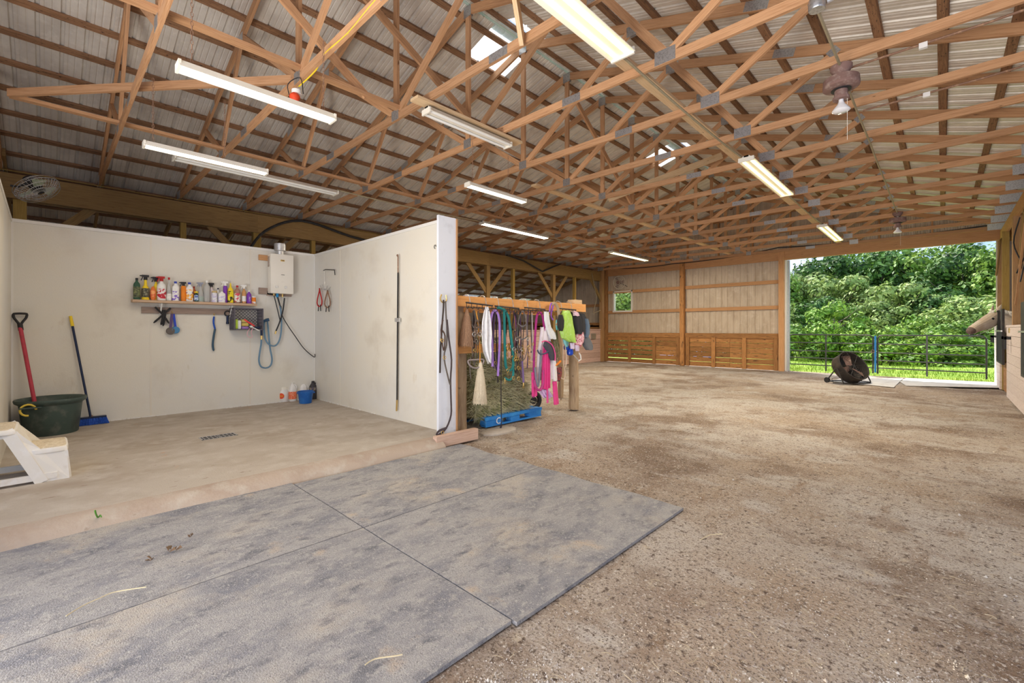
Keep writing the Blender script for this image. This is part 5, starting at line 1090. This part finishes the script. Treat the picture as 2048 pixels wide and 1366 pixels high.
for s_ in (-1, 1):
    o_ = fc_+sp*(s_*(Rf+.04)); MB().tube([o_, Vector((o_.x, o_.y, .1))+bh_*.18, Vector((o_.x, o_.y, .05))+bh_*.2], .016).build('leg', M['gate'], df); MB().tube([o_, Vector((o_.x, o_.y, .08))-bh_*.28], .016).build('leg', M['gate'], df)
    w_ = Vector((o_.x, o_.y, .085))-bh_*.28; MB().tube([w_-sp*.025, w_+sp*.025], .075, n=18).build('wheel', M['blackp'], df)
    MB().tube([Vector((o_.x, o_.y, .05))+bh_*.2, Vector((o_.x, o_.y, .06))-bh_*.28], .014).build('base_bar', M['gate'], df)
MB().tube([Vector((fc_.x, fc_.y, .06))-bh_*.28-sp*(Rf+.04), Vector((fc_.x, fc_.y, .06))-bh_*.28+sp*(Rf+.04)], .014).build('axle', M['gate'], df); MB().tube([Vector((fc_.x, fc_.y, .04))+bh_*.2-sp*(Rf+.04), Vector((fc_.x, fc_.y, .04))+bh_*.2+sp*(Rf+.04)], .014).build('base_bar', M['gate'], df)
MB().tube(smooth([fc_+A2*-.4-ax*.1, fc_-ax*.3-Vector((0, 0, .1)), Vector((fc_.x-.35, fc_.y-.35, .15)), Vector((fc_.x-.3, fc_.y-.5, .03))]), .006).build('cord', M['blackp'], df)
# fan on the far wall and gas pump-like strap
f0 = Vector((-10.62, YF-.12, 3.62)); wf = thing('wall_fan', f0, 'small round caged fan on the far wall above the window', 'fan'); m = MB()
for rr_, h in ((.30, 0), (.25, .05), (.18, .07), (.10, .08), (.30, -.06)): m.tube([(f0.x+rr_*math.cos(a*math.pi/14), f0.y-h, f0.z+rr_*math.sin(a*math.pi/14)) for a in range(28)], .006, n=4, closed=True)
for a in range(24): m.tube([(f0.x+.04*math.cos(a*.2618), f0.y-.08, f0.z+.04*math.sin(a*.2618)), (f0.x+.3*math.cos(a*.2618), f0.y, f0.z+.3*math.sin(a*.2618))], .003, n=4)
m.build('cage', M['fixture'], wf); MB().lathe([(.001, -.1), (.09, -.09), (.1, .05), (.001, .06)], f0, axis=(0, 1, 0), n=18).build('motor', M['fanbrown'], wf)
for a in range(3): c, s2 = math.cos(a*2.094), math.sin(a*2.094); MB().prism([(f0.x+c*.05-s2*.04, f0.y, f0.z+s2*.05+c*.04), (f0.x+c*.26-s2*.09, f0.y+.02, f0.z+s2*.26+c*.09), (f0.x+c*.27+s2*.06, f0.y-.02, f0.z+s2*.27-c*.06), (f0.x+c*.05+s2*.03, f0.y, f0.z+s2*.05-c*.03)], (0, .004, 0)).build('blade', M['fanbrown'], wf)
MB().tube([f0, (f0.x+.35, YF+.02, f0.z-.2)], .012).build('arm', M['blackp'], wf)

# ------------------------------------------------------------------ horse
hs = thing('horse', (1.9, 16.1, 0), 'cream coloured horse leaning its head over the black yoke door', 'horse')
def skin(name, pts, edges, mt, parent, lv=2):
    me = bpy.data.meshes.new(name); o0 = Vector(parent['org']); me.from_pydata([Vector(p[:3])-o0 for p in pts], edges, []); o = bpy.data.objects.new(name, me); C.objects.link(o)
    o.modifiers.new('skin', 'SKIN'); sv_ = me.skin_vertices[0].data
    for i, p in enumerate(pts): sv_[i].radius = (p[3], p[4] if len(p) > 4 else p[3])
    sv_[0].use_root = True; md = o.modifiers.new('sub', 'SUBSURF'); md.levels = lv; md.render_levels = lv; me.materials.append(mt); o.parent = parent; o['org'] = tuple(o0); return o
pol = Vector((.93, 16.15, 1.83)); mz = Vector((.50, 15.62, 1.47)); hd = (mz-pol)
Hq = lambda f, dz=0.: tuple(pol+hd*f+Vector((0, 0, dz)))
pts = [(2.9, 16.2, 1.12, .30, .33), (2.3, 16.15, 1.10, .30, .36), (1.75, 16.1, 1.14, .27, .34), (1.42, 16.12, 1.38, .17, .30), (1.18, 16.15, 1.56, .21, .24), (*pol, .15, .17), (*Hq(.20, -.055), .165, .19), (*Hq(.40, -.055), .15, .17), (*Hq(.60, -.03), .13, .145), (*Hq(.78, -.015), .11, .12), (*Hq(.93, -.015), .108, .115), (*Hq(1.03, -.015), .085, .09),
       (3.1, 16.0, .95, .17), (3.05, 15.95, .6, .09), (3.2, 15.95, .45, .06), (3.12, 15.95, .12, .045), (3.1, 15.95, .03, .06), (3.1, 16.4, .95, .17), (3.05, 16.42, .6, .09), (3.2, 16.42, .45, .06), (3.12, 16.42, .12, .045), (3.1, 16.42, .03, .06),
       (1.8, 15.95, .8, .11), (1.8, 15.93, .48, .065), (1.8, 15.93, .12, .04), (1.78, 15.93, .03, .055), (1.8, 16.3, .8, .11), (1.8, 16.32, .48, .065), (1.8, 16.32, .12, .04), (1.78, 16.32, .03, .055)]
ed = [(i, i+1) for i in range(11)]+[(0, 12), (12, 13), (13, 14), (14, 15), (15, 16), (0, 17), (17, 18), (18, 19), (19, 20), (20, 21), (2, 22), (22, 23), (23, 24), (24, 25), (2, 26), (26, 27), (27, 28), (28, 29)]
skin('body', pts, ed, M['horse'], hs)
m = MB().lathe([(.001, -.088), (.05, -.078), (.078, -.04), (.090, .01), (.090, .05), (.06, .09)], Hq(1.0, -.012), axis=-hd, n=20); mu = m.build('muzzle', M['muzzle'], hs)
sdv = Vector((hd.y, -hd.x, 0)).normalized()
if sdv.dot(-FW) < 0: sdv = -sdv
for s_ in (1, -1):
    e = Vector(Hq(.34, .04))+sdv*(s_*.122); MB().lathe([(.001, -.03), (.022, -.02), (.03, 0), (.022, .02), (.001, .028)], e, axis=hd, n=14).build('eye', M['blackp'], hs)
    n_ = Vector(Hq(1.0, .02))+sdv*(s_*.06); MB().lathe([(.001, -.015), (.015, 0), (.001, .015)], n_, axis=(0, 0, 1), n=10).build('nostril', M['blackp'], mu)
    er = pol+Vector((0, 0, .11))+sdv*(s_*.06); MB().lathe([(.035, 0), (.045, .05), (.03, .11), (.003, .17)], er, axis=Vector((.25, .15, 1))+sdv*(s_*.15), n=12, sx=.5).build('ear', M['horse'], hs)
m = MB(); rr = random.Random(8)
for _ in range(260):
    f = rr.random(); a = pol.lerp(Vector((1.5, 16.12, 1.62)), f)+Vector((0, 0, .14)); m.tube([a, a+Vector((rr.uniform(-.03, .03), 0, .03))+sdv*.05, a+sdv*rr.uniform(.09, .13)-Vector((0, 0, rr.uniform(.08, .2)))], [.006, .005, .002], n=4)
for _ in range(90): a = pol+Vector((0, 0, .13)); m.tube([a, a+hd*.12+Vector((0, 0, .04))+sdv*rr.uniform(-.04, .06), a+hd*rr.uniform(.2, .36)+sdv*rr.uniform(-.06, .09)-Vector((0, 0, .03))], [.006, .005, .002], n=4)
tag(m.build('mane', M['mane'], hs), kind='stuff')

# ------------------------------------------------------------------ lights and fans under the trusses
def chain(a, b, parent, mt='rust', nm_='chain'):
    a, b = Vector(a), Vector(b); m = MB(); n_ = max(3, int((b-a).length/.035))
    for k in range(n_):
        c = a.lerp(b, (k+.5)/n_); h = .022; u = Vector((.008, 0, 0)) if k % 2 else Vector((0, .008, 0)); m.tube([c-Vector((0, 0, h)), c+u-Vector((0, 0, h*.5)), c+u+Vector((0, 0, h*.5)), c+Vector((0, 0, h)), c-u+Vector((0, 0, h*.5)), c-u-Vector((0, 0, h*.5))], .0026, n=4, closed=True)
    m.build(nm_, M[mt], parent)
def fixture(X, Y0, Y1, z, label, style='strip', lit=0, chains=(), en=0., tm='tube_on', wd=.12):
    t = thing('fluorescent_light', (X, (Y0+Y1)/2, z), label, 'light fixture', 'fluorescent lights under the trusses')
    if style == 'strip':
        MB().box(X-.035, X+.035, Y0, Y1, z, z+.06).build('housing', M['fixture'], t)
        MB().prism([(X-wd, Y0, z-.01), (X-.035, Y0, z+.06), (X+.035, Y0, z+.06), (X+wd, Y0, z-.01), (X+wd-.004, Y0, z-.013), (X, Y0, z+.03), (X-wd+.004, Y0, z-.013)], (0, Y1-Y0, 0)).build('reflector', M['fixture'], t)
    else: MB().prism([(X-wd, Y0, z-.02), (X-wd+.025, Y0, z+.035), (X+wd-.025, Y0, z+.035), (X+wd, Y0, z-.02), (X+wd-.006, Y0, z-.02), (X+wd-.029, Y0, z+.028), (X-wd+.029, Y0, z+.028), (X-wd+.006, Y0, z-.02)], (0, Y1-Y0, 0)).build('reflector', M['fixture'], t)
    MB().box(X-wd+.01, X+wd-.01, Y0-.008, Y0+.012, z-.03, z+.034).build('end_cap', M['fixture'], t); MB().box(X-wd+.01, X+wd-.01, Y1-.012, Y1+.008, z-.03, z+.034).build('end_cap', M['fixture'], t)
    for s_ in (-1, 1): MB().tube([(X+s_*min(.055, wd-.035), Y0+.02, z-.008), (X+s_*min(.055, wd-.035), Y1-.02, z-.008)], .017, n=10).build('tube', M[tm if lit else 'tube_off'], t)
    for (yc, zt3) in chains: chain((X, yc, z+.06), (X, yc, zt3), t)
    if en:
        L_ = bpy.data.lights.new('tube_light', 'AREA'); L_.shape = 'RECTANGLE'; L_.size = wd*1.5; L_.size_y = Y1-Y0; L_.energy = en; L_.color = (1, .88, .68)
        o = bpy.data.objects.new('tube_light', L_); C.objects.link(o); o.parent = t; o.location = (0, 0, -.032)
    return t
LE_ = 17
fixture(-4.26, .71, 1.93, 3.53, 'glowing fluorescent shop light hanging on chains nearest the top left', 'shop', 1, ((.80, 4.25), (1.84, 4.25)), LE_, wd=.075)
fixture(-6.24, .74, 1.96, 3.50, 'glowing slim shop light hanging above the wash stall, left of the unlit strip', 'shop', 1, ((.82, 4.25), (1.5, 4.25)), LE_, wd=.07)
fixture(-8.15, 1.31, 3.75, 4.02, 'long unlit strip light behind the slim glowing one over the wash stall', 'strip', 0, ((3.6, 4.25),))
fixture(-4.40, 3.12, 4.50, 4.07, 'unlit white twin tube strip screwed under a board at top centre', 'strip', 0, wd=.09)
board((-4.40, 2.95, 4.165), (-4.40, 4.72, 4.165), .15, .03, 'pale mounting board above the unlit white strip light', 'truss_pale', 'mounting_board', 'board')
fixture(-4.98, 4.25, 5.47, 3.60, 'small glowing shop light hanging on thin chains above the white partition', 'shop', 1, ((4.35, 4.25), (5.1, 4.25)), LE_, wd=.07)
fixture(-8.02, 7.29, 9.73, 4.05, 'long strip light glowing beyond the top corner of the white partition', 'strip', 1, (), 110, wd=.1)
fixture(-7.95, 13.0, 15.5, 4.05, 'farthest strip light on the left cable row', 'strip', 1, (), 130, 'tube_warm', wd=.1)
fixture(-2.15, 1.25, 3.73, 4.05, 'yellow tubed twin strip light cut off by the top edge', 'strip', 1, (), 20, 'tube_warm', wd=.13)
fixture(-2.13, 7.3, 9.75, 4.05, 'yellow tubed twin strip light in the middle of the right row', 'strip', 1, (), 130, 'tube_warm', wd=.12)
fixture(-2.15, 13.3, 15.75, 4.05, 'farthest yellow tubed strip light, near the doorway header', 'strip', 1, (), 130, 'tube_warm', wd=.12)
def cable(pts, r, mt, label, nm_='power_cable', drop=0.):
    P_ = []
    for a, b in zip(pts[:-1], pts[1:]): P_ += sag(a, b, drop, 10)[:-1]
    P_.append(Vector(pts[-1])); return tag(MB().tube(P_, r, n=6).build(nm_, M[mt]), label, 'cable')
cordm = col((.36, .30, .19), name='dusty_cord')
for pts, lb in (([(-2.2, 3.75, 4.1), (-2.2, 7.3, 4.1)], 'dusty cable joining the near yellow light to the middle one'), ([(-2.15, 9.75, 4.1), (-2.15, 13.3, 4.1)], 'dusty cable joining the middle yellow light to the farthest one'),
                ([(-8.1, 3.75, 4.08), (-8.05, 7.29, 4.1)], 'thin cable from the unlit strip to the next left row light'), ([(-8.0, 9.73, 4.1), (-7.95, 13.0, 4.1)], 'thin cable between the two far left row lights')): cable(pts, .013, 'dusty_cord', lb, drop=.03)
fans = [4.45, 8.95]
def ceiling_fan(Y, label):
    X = -.74; t = thing('ceiling_fan', (X, Y, 4.16), label, 'ceiling fan', 'bladeless ceiling fans on the right')
    MB().lathe([(.03, -.10), (.055, -.10), (.095, -.04), (.095, -.01), (.06, 0)], (X, Y, 4.17), n=24).build('canopy', M['fanbrown'], t)
    MB().tube([(X, Y, 4.09), (X, Y, 4.03)], .02).build('downrod', M['fixture'], t)
    MB().lathe([(.05, .0), (.06, -.001), (.138, -.006), (.150, -.010), (.153, -.018), (.153, -.055), (.156, -.06), (.156, -.09), (.153, -.098), (.14, -.105), (.07, -.112), (.06, -.113)], (X, Y, 4.04), n=36).build('motor_housing', M['fanbrown'], t)
    MB().lathe([(.085, 0), (.085, -.006), (.05, -.006)], (X, Y, 3.92), n=24).build('vent_ring', M['blackp'], t)
    MB().lathe([(.055, 0), (.06, -.07), (.072, -.075), (.07, -.1), (.03, -.1)], (X, Y, 3.92), n=24).build('light_kit', M['fanbrown'], t); lk = t.children[-1]
    MB().lathe([(.02, 0), (.022, -.04), (.035, -.07), (.075, -.12), (.078, -.13), (.06, -.145), (.001, -.15)], (X, Y, 3.84), n=24).build('bulb', M['bulb'], lk); MB().tube([(X+.05, Y, 3.85), (X+.05, Y, 3.4)], .002, n=4).build('pull_cord', M['fixture'], t)
ceiling_fan(5.58, 'bladeless brown ceiling fan with a reflector bulb at the top right'); ceiling_fan(13.5, 'distant bladeless ceiling fan near the doorway header')
t = thing('junction_box', (-.74, 4.36, 4.2), 'round grey junction box under the truss at the top right', 'junction box'); MB().lathe([(.055, -.09), (.06, -.08), (.06, -.02), (.055, 0)], (-.74, 4.36, 4.19), n=20).build('body', M['tin_grey'], t)
MB().tube([(-.68, 4.40, 4.16), (-.62, 4.42, 4.18)], .018).build('clamp', M['steel'], t)
cable([(-.74, 4.4, 4.12), (-.74, 5.5, 4.14)], .014, 'dusty_cord', 'dusty cable running from the junction box to the near ceiling fan'); cable([(-.74, 5.66, 4.13), (-.74, 8.1, 4.14), (-.74, 10.5, 4.14), (-.74, 13.45, 4.14)], .013, 'dusty_cord', 'long dusty cable running from the near ceiling fan to the distant one', drop=.02)
for Y, lb in ((5.68, 'just right of the near ceiling fan'), (6.9, 'on the second truss past the near ceiling fan')):
    cable([(-.7, Y, 4.16), (.3, Y, 4.165), (1.1, Y, 4.2)], .011, 'rust', 'thin grey conduit along a truss chord '+lb, 'conduit'); tag(MB().box(-.16, -.10, Y-.02, Y+.02, 4.12, 4.17).build('conduit_clip', M['trimwhite']), 'white conduit clip '+lb, 'clip')
cable([(XL+.14, -1, 4.18), (XL+.14, 3.3, 4.16), (XL+.14, 7, 4.15)], .008, 'ypost', 'thin cable stapled along the top of the left girder')
t = cable([tuple(p) for p in smooth([(XL+.2, 3.15, 3.2), (XL+.3, 3.5, 3.75), (XL+.3, 4.3, 4.12), (XL+.2, 5.6, 3.95), (XL+.2, 6.6, 3.85)], 5)], .032, 'blackp', 'thick black hose arching above the water heater flue', 'black_hose')
cable([(XL+.2, 11.5, 4.15), (XL+.2, 12.4, 4.05), (XL+.2, 13.5, 3.75), (XL+.2, 14.3, 4.05), (XL+.2, 14.6, 4.15)], .03, 'blackp', 'dark hose drooping from the far left girder', 'black_hose')
cable([(-11.2, YF-.22, 4.3), (-8, YF-.22, 4.2), (-4.2, YF-.22, 4.38), (.9, YF-.22, 4.35)], .018, 'blackp', 'black cable sagging along the top of the far wall', drop=.08)
cable([(XL+.15, 17.0, 4.0), (XL+.2, 17.3, 2.9), (XL+.15, 17.1, 2.2), (XL+.35, 17.4, 2.35)], .014, 'dusty_cord', 'frayed twine hanging from the brace at the far left corner', 'twine')
t = thing('smoke_fixture', (-5.0, 1.85, 4.02), 'small red and white cone fixture hanging on wires near the top left', 'lamp')
MB().lathe([(.03, 0), (.055, .05), (.05, .07), (.02, .1)], (-5.0, 1.85, 3.93), n=16).build('red_cone', col((.75, .07, .02), name='red_orange'), t); MB().lathe([(.05, 0), (.05, .04), (.02, .06)], (-5.0, 1.87, 4.02), n=16).build('white_base', M['tube_off'], t); MB().tube(smooth([(-5.08, 1.83, 4.0), (-5.05, 1.8, 4.12), (-4.98, 1.9, 4.2), (-4.9, 1.9, 4.0)]), .005).build('wire', M['blackp'], t)
tag(MB().tube(smooth([(-5.02, 1.9, 4.12), (-4.7, 1.95, 4.19), (-4.4, 1.915, 4.22), (-3.9, 1.915, 4.20), (-3.4, 1.915, 4.25), (-2.8, 1.915, 4.22)]), .007, n=6).build('yellow_wire', M['yellow']), 'yellow wire running along the near truss chord to the red fixture', 'wire')
# ------------------------------------------------------------------ scattered bits on the floor
def inarea(x, y): return not (x < -1.5 and y < 3.75) and not (x < -4.6 and y < 4.3) and not (x < -9 and y < 5)
m = MB(); rr = random.Random(21)
for _ in range(9000):
    if rr.random() < .75: r_ = ray(rr.uniform(850, 2048), 1366-(rr.random()**1.6)*560); t_ = -CH/r_.z; x, y = r_.x*t_, r_.y*t_
    else: x, y = rr.uniform(-11, 1), rr.uniform(3.8, 18)
    if not inarea(x, y) or x > 1: continue
    s_ = rr.uniform(.0015, .0045)*(2.6 if rr.random() < .03 else 1); b = len(m.v); a = rr.random()*6.28; z = mnoise.noise(Vector((x*.5, y*.5, 0)))*.035+mnoise.noise(Vector((x*2.1, y*2.1, 3)))*.016+mnoise.noise(Vector((x*6, y*6, 7)))*.007-.012
    for k in range(4): m.v.append((x+math.cos(a+k*1.57)*s_*rr.uniform(.7, 1.4), y+math.sin(a+k*1.57)*s_*rr.uniform(.7, 1.4), z-.001))
    m.v.append((x, y, z+s_*1.1))
    for k in range(4): m.face([b+k, b+(k+1) % 4, b+4])
tag(m.build('gravel', M['stone'], origin=(0, 0, 0)), 'small stones scattered over the dirt floor', 'gravel', kind='stuff')
m = MB()
for _ in range(2600):
    q = rr.random()
    if q < .10: r_ = ray(rr.uniform(850, 2048), rr.uniform(790, 1366)); t_ = -CH/r_.z; x, y = r_.x*t_, r_.y*t_
    elif q < .7: x, y = rr.gauss(-5.2, .9), rr.gauss(6.3, 1.2)
    elif q < .8: x, y = rr.gauss(-4.3, .35), rr.gauss(4.6, .35)
    else: x, y = rr.uniform(-11, 1), rr.uniform(5, 18)
    if not inarea(x, y) or x > 1: continue
    z = mnoise.noise(Vector((x*.5, y*.5, 0)))*.035+mnoise.noise(Vector((x*2.1, y*2.1, 3)))*.016-.004; L_ = rr.uniform(.015, .07); a = rr.random()*6.28; c = Vector((x, y, z)); d = Vector((math.cos(a), math.sin(a), 0))*L_; n_ = Vector((-d.y, d.x, 0))*rr.uniform(-.3, .3)
    m.tube([c-d/2, c+n_*.6+Vector((0, 0, .004)), c+d/2], .0011, n=3)
tag(m.build('loose_straw', M['strawb'], origin=(0, 0, 0)), 'loose straw strands scattered over the dirt floor', 'straw', kind='stuff')
def leafy(px, py, s_, label):
    p = onz(px, py, .02); m = MB(); r5 = random.Random(px)
    for k in range(5): a = r5.random()*6.28; q = p+Vector((r5.uniform(-s_, s_)*.4, r5.uniform(-s_, s_)*.4, 0)); m.prism([q, q+Vector((math.cos(a)*s_*.6, math.sin(a)*s_*.6, .012)), q+Vector((math.cos(a+.8)*s_*.5, math.sin(a+.8)*s_*.5, .02))], (0, 0, .004))
    tag(m.build('dry_leaf', col((.16, .10, .06), name='dead_leaf')), label, 'leaf')
leafy(303, 1119, .045, 'crumpled brown leaf on the foreground mat, left of two'); leafy(343, 1102, .06, 'crumpled brown leaf on the foreground mat, right of two'); leafy(381, 1074, .025, 'tiny crumb of leaf on the foreground mat')
def blade_(pts, label, c=(.60, .52, .34), r=.003): tag(MB().tube(smooth([onz(a, b, .028) for a, b in pts]), r, n=5).build('straw_wisp', col(c, name='stem_%d' % pts[0][0])), label, 'straw')
blade_([(132, 1232), (165, 1212), (200, 1196), (230, 1184), (292, 1174)], 'long bent hay stem on the left foreground mat'); blade_([(730, 1330), (750, 1318), (790, 1312), (805, 1309)], 'hay stem near the bottom edge of the foreground mat')
blade_([(1400, 1020+60), (1420, 1070), (1445, 1068)], 'pale bent hay stem on the dirt right of the mat corner')
tag(MB().tube(smooth([onz(196, 1036, .06), onz(192, 1028, .12), onz(190, 1020, .16)]), [.006]*8+[.002], n=5).tube(smooth([onz(197, 1036, .06), onz(200, 1030, .1), onz(203, 1034, .1)]), .004, n=5).build('grass_sprig', col((.10, .30, .04), name='weed_green')), 'small green sprig growing out of the curb crack', 'plant')

# ------------------------------------------------------------------ trees
def crown_mesh(name, H_, R_, seed, nb, nl, mt, ls):
    rr = random.Random(seed); me_v, me_f = [], []
    blobs = []
    for _ in range(nb):
        f = rr.random()**.8; z = H_*(.08+.9*f); rad = R_*math.sqrt(max(.03, 1-((f-.40)/.62)**2))
        a = rr.random()*6.28; q = rad*rr.uniform(.55, 1.); blobs.append((math.cos(a)*q, math.sin(a)*q, z, R_*rr.uniform(.16, .34)))
    m = MB()
    for bx_, by_, bz_, br_ in blobs:
        for _ in range(nl):
            d = Vector((rr.gauss(0, 1), rr.gauss(0, 1), rr.gauss(0, .75)+.25)).normalized(); r_ = br_*rr.uniform(.72, 1.08); p = Vector((bx_, by_, bz_))+d*r_
            u = d.orthogonal().normalized(); v = d.cross(u); an = rr.random()*6.28; uu = (u*math.cos(an)+v*math.sin(an)+d*rr.uniform(-.45, .35)).normalized(); vv = (d.cross(uu)+d*rr.uniform(-.35, .35)).normalized(); s_ = ls*rr.uniform(.6, 1.4); b = len(m.v)
            m.v += [tuple(p-uu*s_), tuple(p+vv*s_*.55+d*s_*.15), tuple(p+uu*s_), tuple(p-vv*s_*.55)]; m.f.append([b, b+1, b+2, b+3]); m.uv.append([(0, 0)]*4); m.sm.append(False)
    return m
TG = 'woodland trees beyond the far doorway'
protos = []
for i, (H_, R_, nb, nl, ls) in enumerate([(15, 4.6, 95, 95, .24), (13, 4.2, 88, 105, .23), (11, 4.4, 84, 105, .22), (7, 3.2, 60, 95, .18)]):
    t = thing('woodland_tree', (0, 0, 0), '', 'tree', TG); crown_mesh('crown', H_, R_, 30+i, nb, nl, None, ls).build('crown', M['leaf%d' % (i if i < 3 else 0)], t)
    m = MB().tube([(0, 0, -3), (.1, .1, H_*.3), (-.1, 0, H_*.6), (0, 0, H_*.85)], [.28, .22, .12, .04], n=8); r5 = random.Random(i)
    for k in range(9): z = H_*r5.uniform(.25, .75); a = r5.random()*6.28; m.tube([(0, 0, z), (math.cos(a)*R_*.4, math.sin(a)*R_*.4, z+R_*.25), (math.cos(a)*R_*.7, math.sin(a)*R_*.7, z+R_*.5)], [.08, .05, .02], n=5)
    m.build('trunk', M['bark'], t); protos.append(t)
# (px of trunk, distance Y, proto, top row py)
spots = [(1556, 44, 0, 560, 'tall tree at the left edge of the doorway view'), (1602, 46, 2, 556, 'tree just right of the patch of sky at the left'), (1650, 50, 1, 512, 'dark tree with bare twigs at its top left of centre'), (1690, 44, 2, 560, 'pale leaved tree in the left middle of the doorway'),
         (1712, 56, 0, 498, 'tree on the skyline left of centre'), (1765, 52, 1, 500, 'dark tree on the skyline behind the centre'), (1800, 42, 2, 575, 'bright rounded tree in the centre above the gate'), (1830, 56, 0, 492, 'high tree on the skyline right of centre'),
         (1880, 50, 0, 490, 'tallest tree on the right skyline'), (1925, 46, 1, 505, 'tree at the right behind the horse muzzle'), (1975, 50, 0, 498, 'tree behind the horse head at the right door post'), (1940, 38, 2, 600, 'lower leafy tree beside the horse'),
         (1600, 34, 3, 655, 'bush behind the left gate end'), (1668, 35, 3, 612, 'yellow green small tree behind the left gate'), (1725, 36, 3, 650, 'low bush behind the drum fan'), (1775, 34, 3, 660, 'low bush behind the gate centre'), (1820, 36, 3, 640, 'low bush behind the right gate'), (1870, 33, 3, 668, 'bush behind the right gate upright'), (1915, 35, 3, 650, 'bush at the right end of the right gate'), (1640, 40, 1, 600, 'mid sized tree between the left tree and the small yellow one'), (1750, 41, 2, 610, 'mid sized tree behind the gate meeting point'), (1870, 42, 1, 580, 'mid sized dark tree in the right middle'),
         (1235, 42, 1, 560, 'tree seen through the small window, left one'), (1262, 38, 2, 570, 'tree seen through the small window, right one'), (1300, 46, 0, 540, 'tree hidden behind the far wall, seen past the window'), (1400, 48, 0, 520, 'tree hidden behind the far wall, left of the doorway'), (1490, 44, 1, 570, 'tree hidden behind the far wall beside the doorway'), (1525, 38, 2, 600, 'lower tree just outside the left door jamb'), (1150, 44, 0, 540, 'tree far left behind the barn'), (2030, 44, 0, 500, 'tree outside beyond the right door post'), (2080, 50, 1, 500, 'tree far right behind the stalls')]
PH = [15.2, 13.2, 11.2, 7.2]; used = set()
rr = random.Random(9)
for px, Y, k, py, lb in spots:
    p = ony(px, py, Y); zb2 = -.06-max(0, Y-25)*.11-.4; H_ = p.z-zb2; sc_ = H_/PH[k]
    if k not in used: o = protos[k]; used.add(k)
    else: o = dup(protos[k])
    o['label'] = 'green '+lb; o.location = (p.x, Y, zb2); s2 = max(sc_, .55) if k < 3 else max(sc_, .6); o.scale = (s2*1.05, s2*1.05, sc_); o.rotation_euler = (0, 0, rr.random()*6.28)
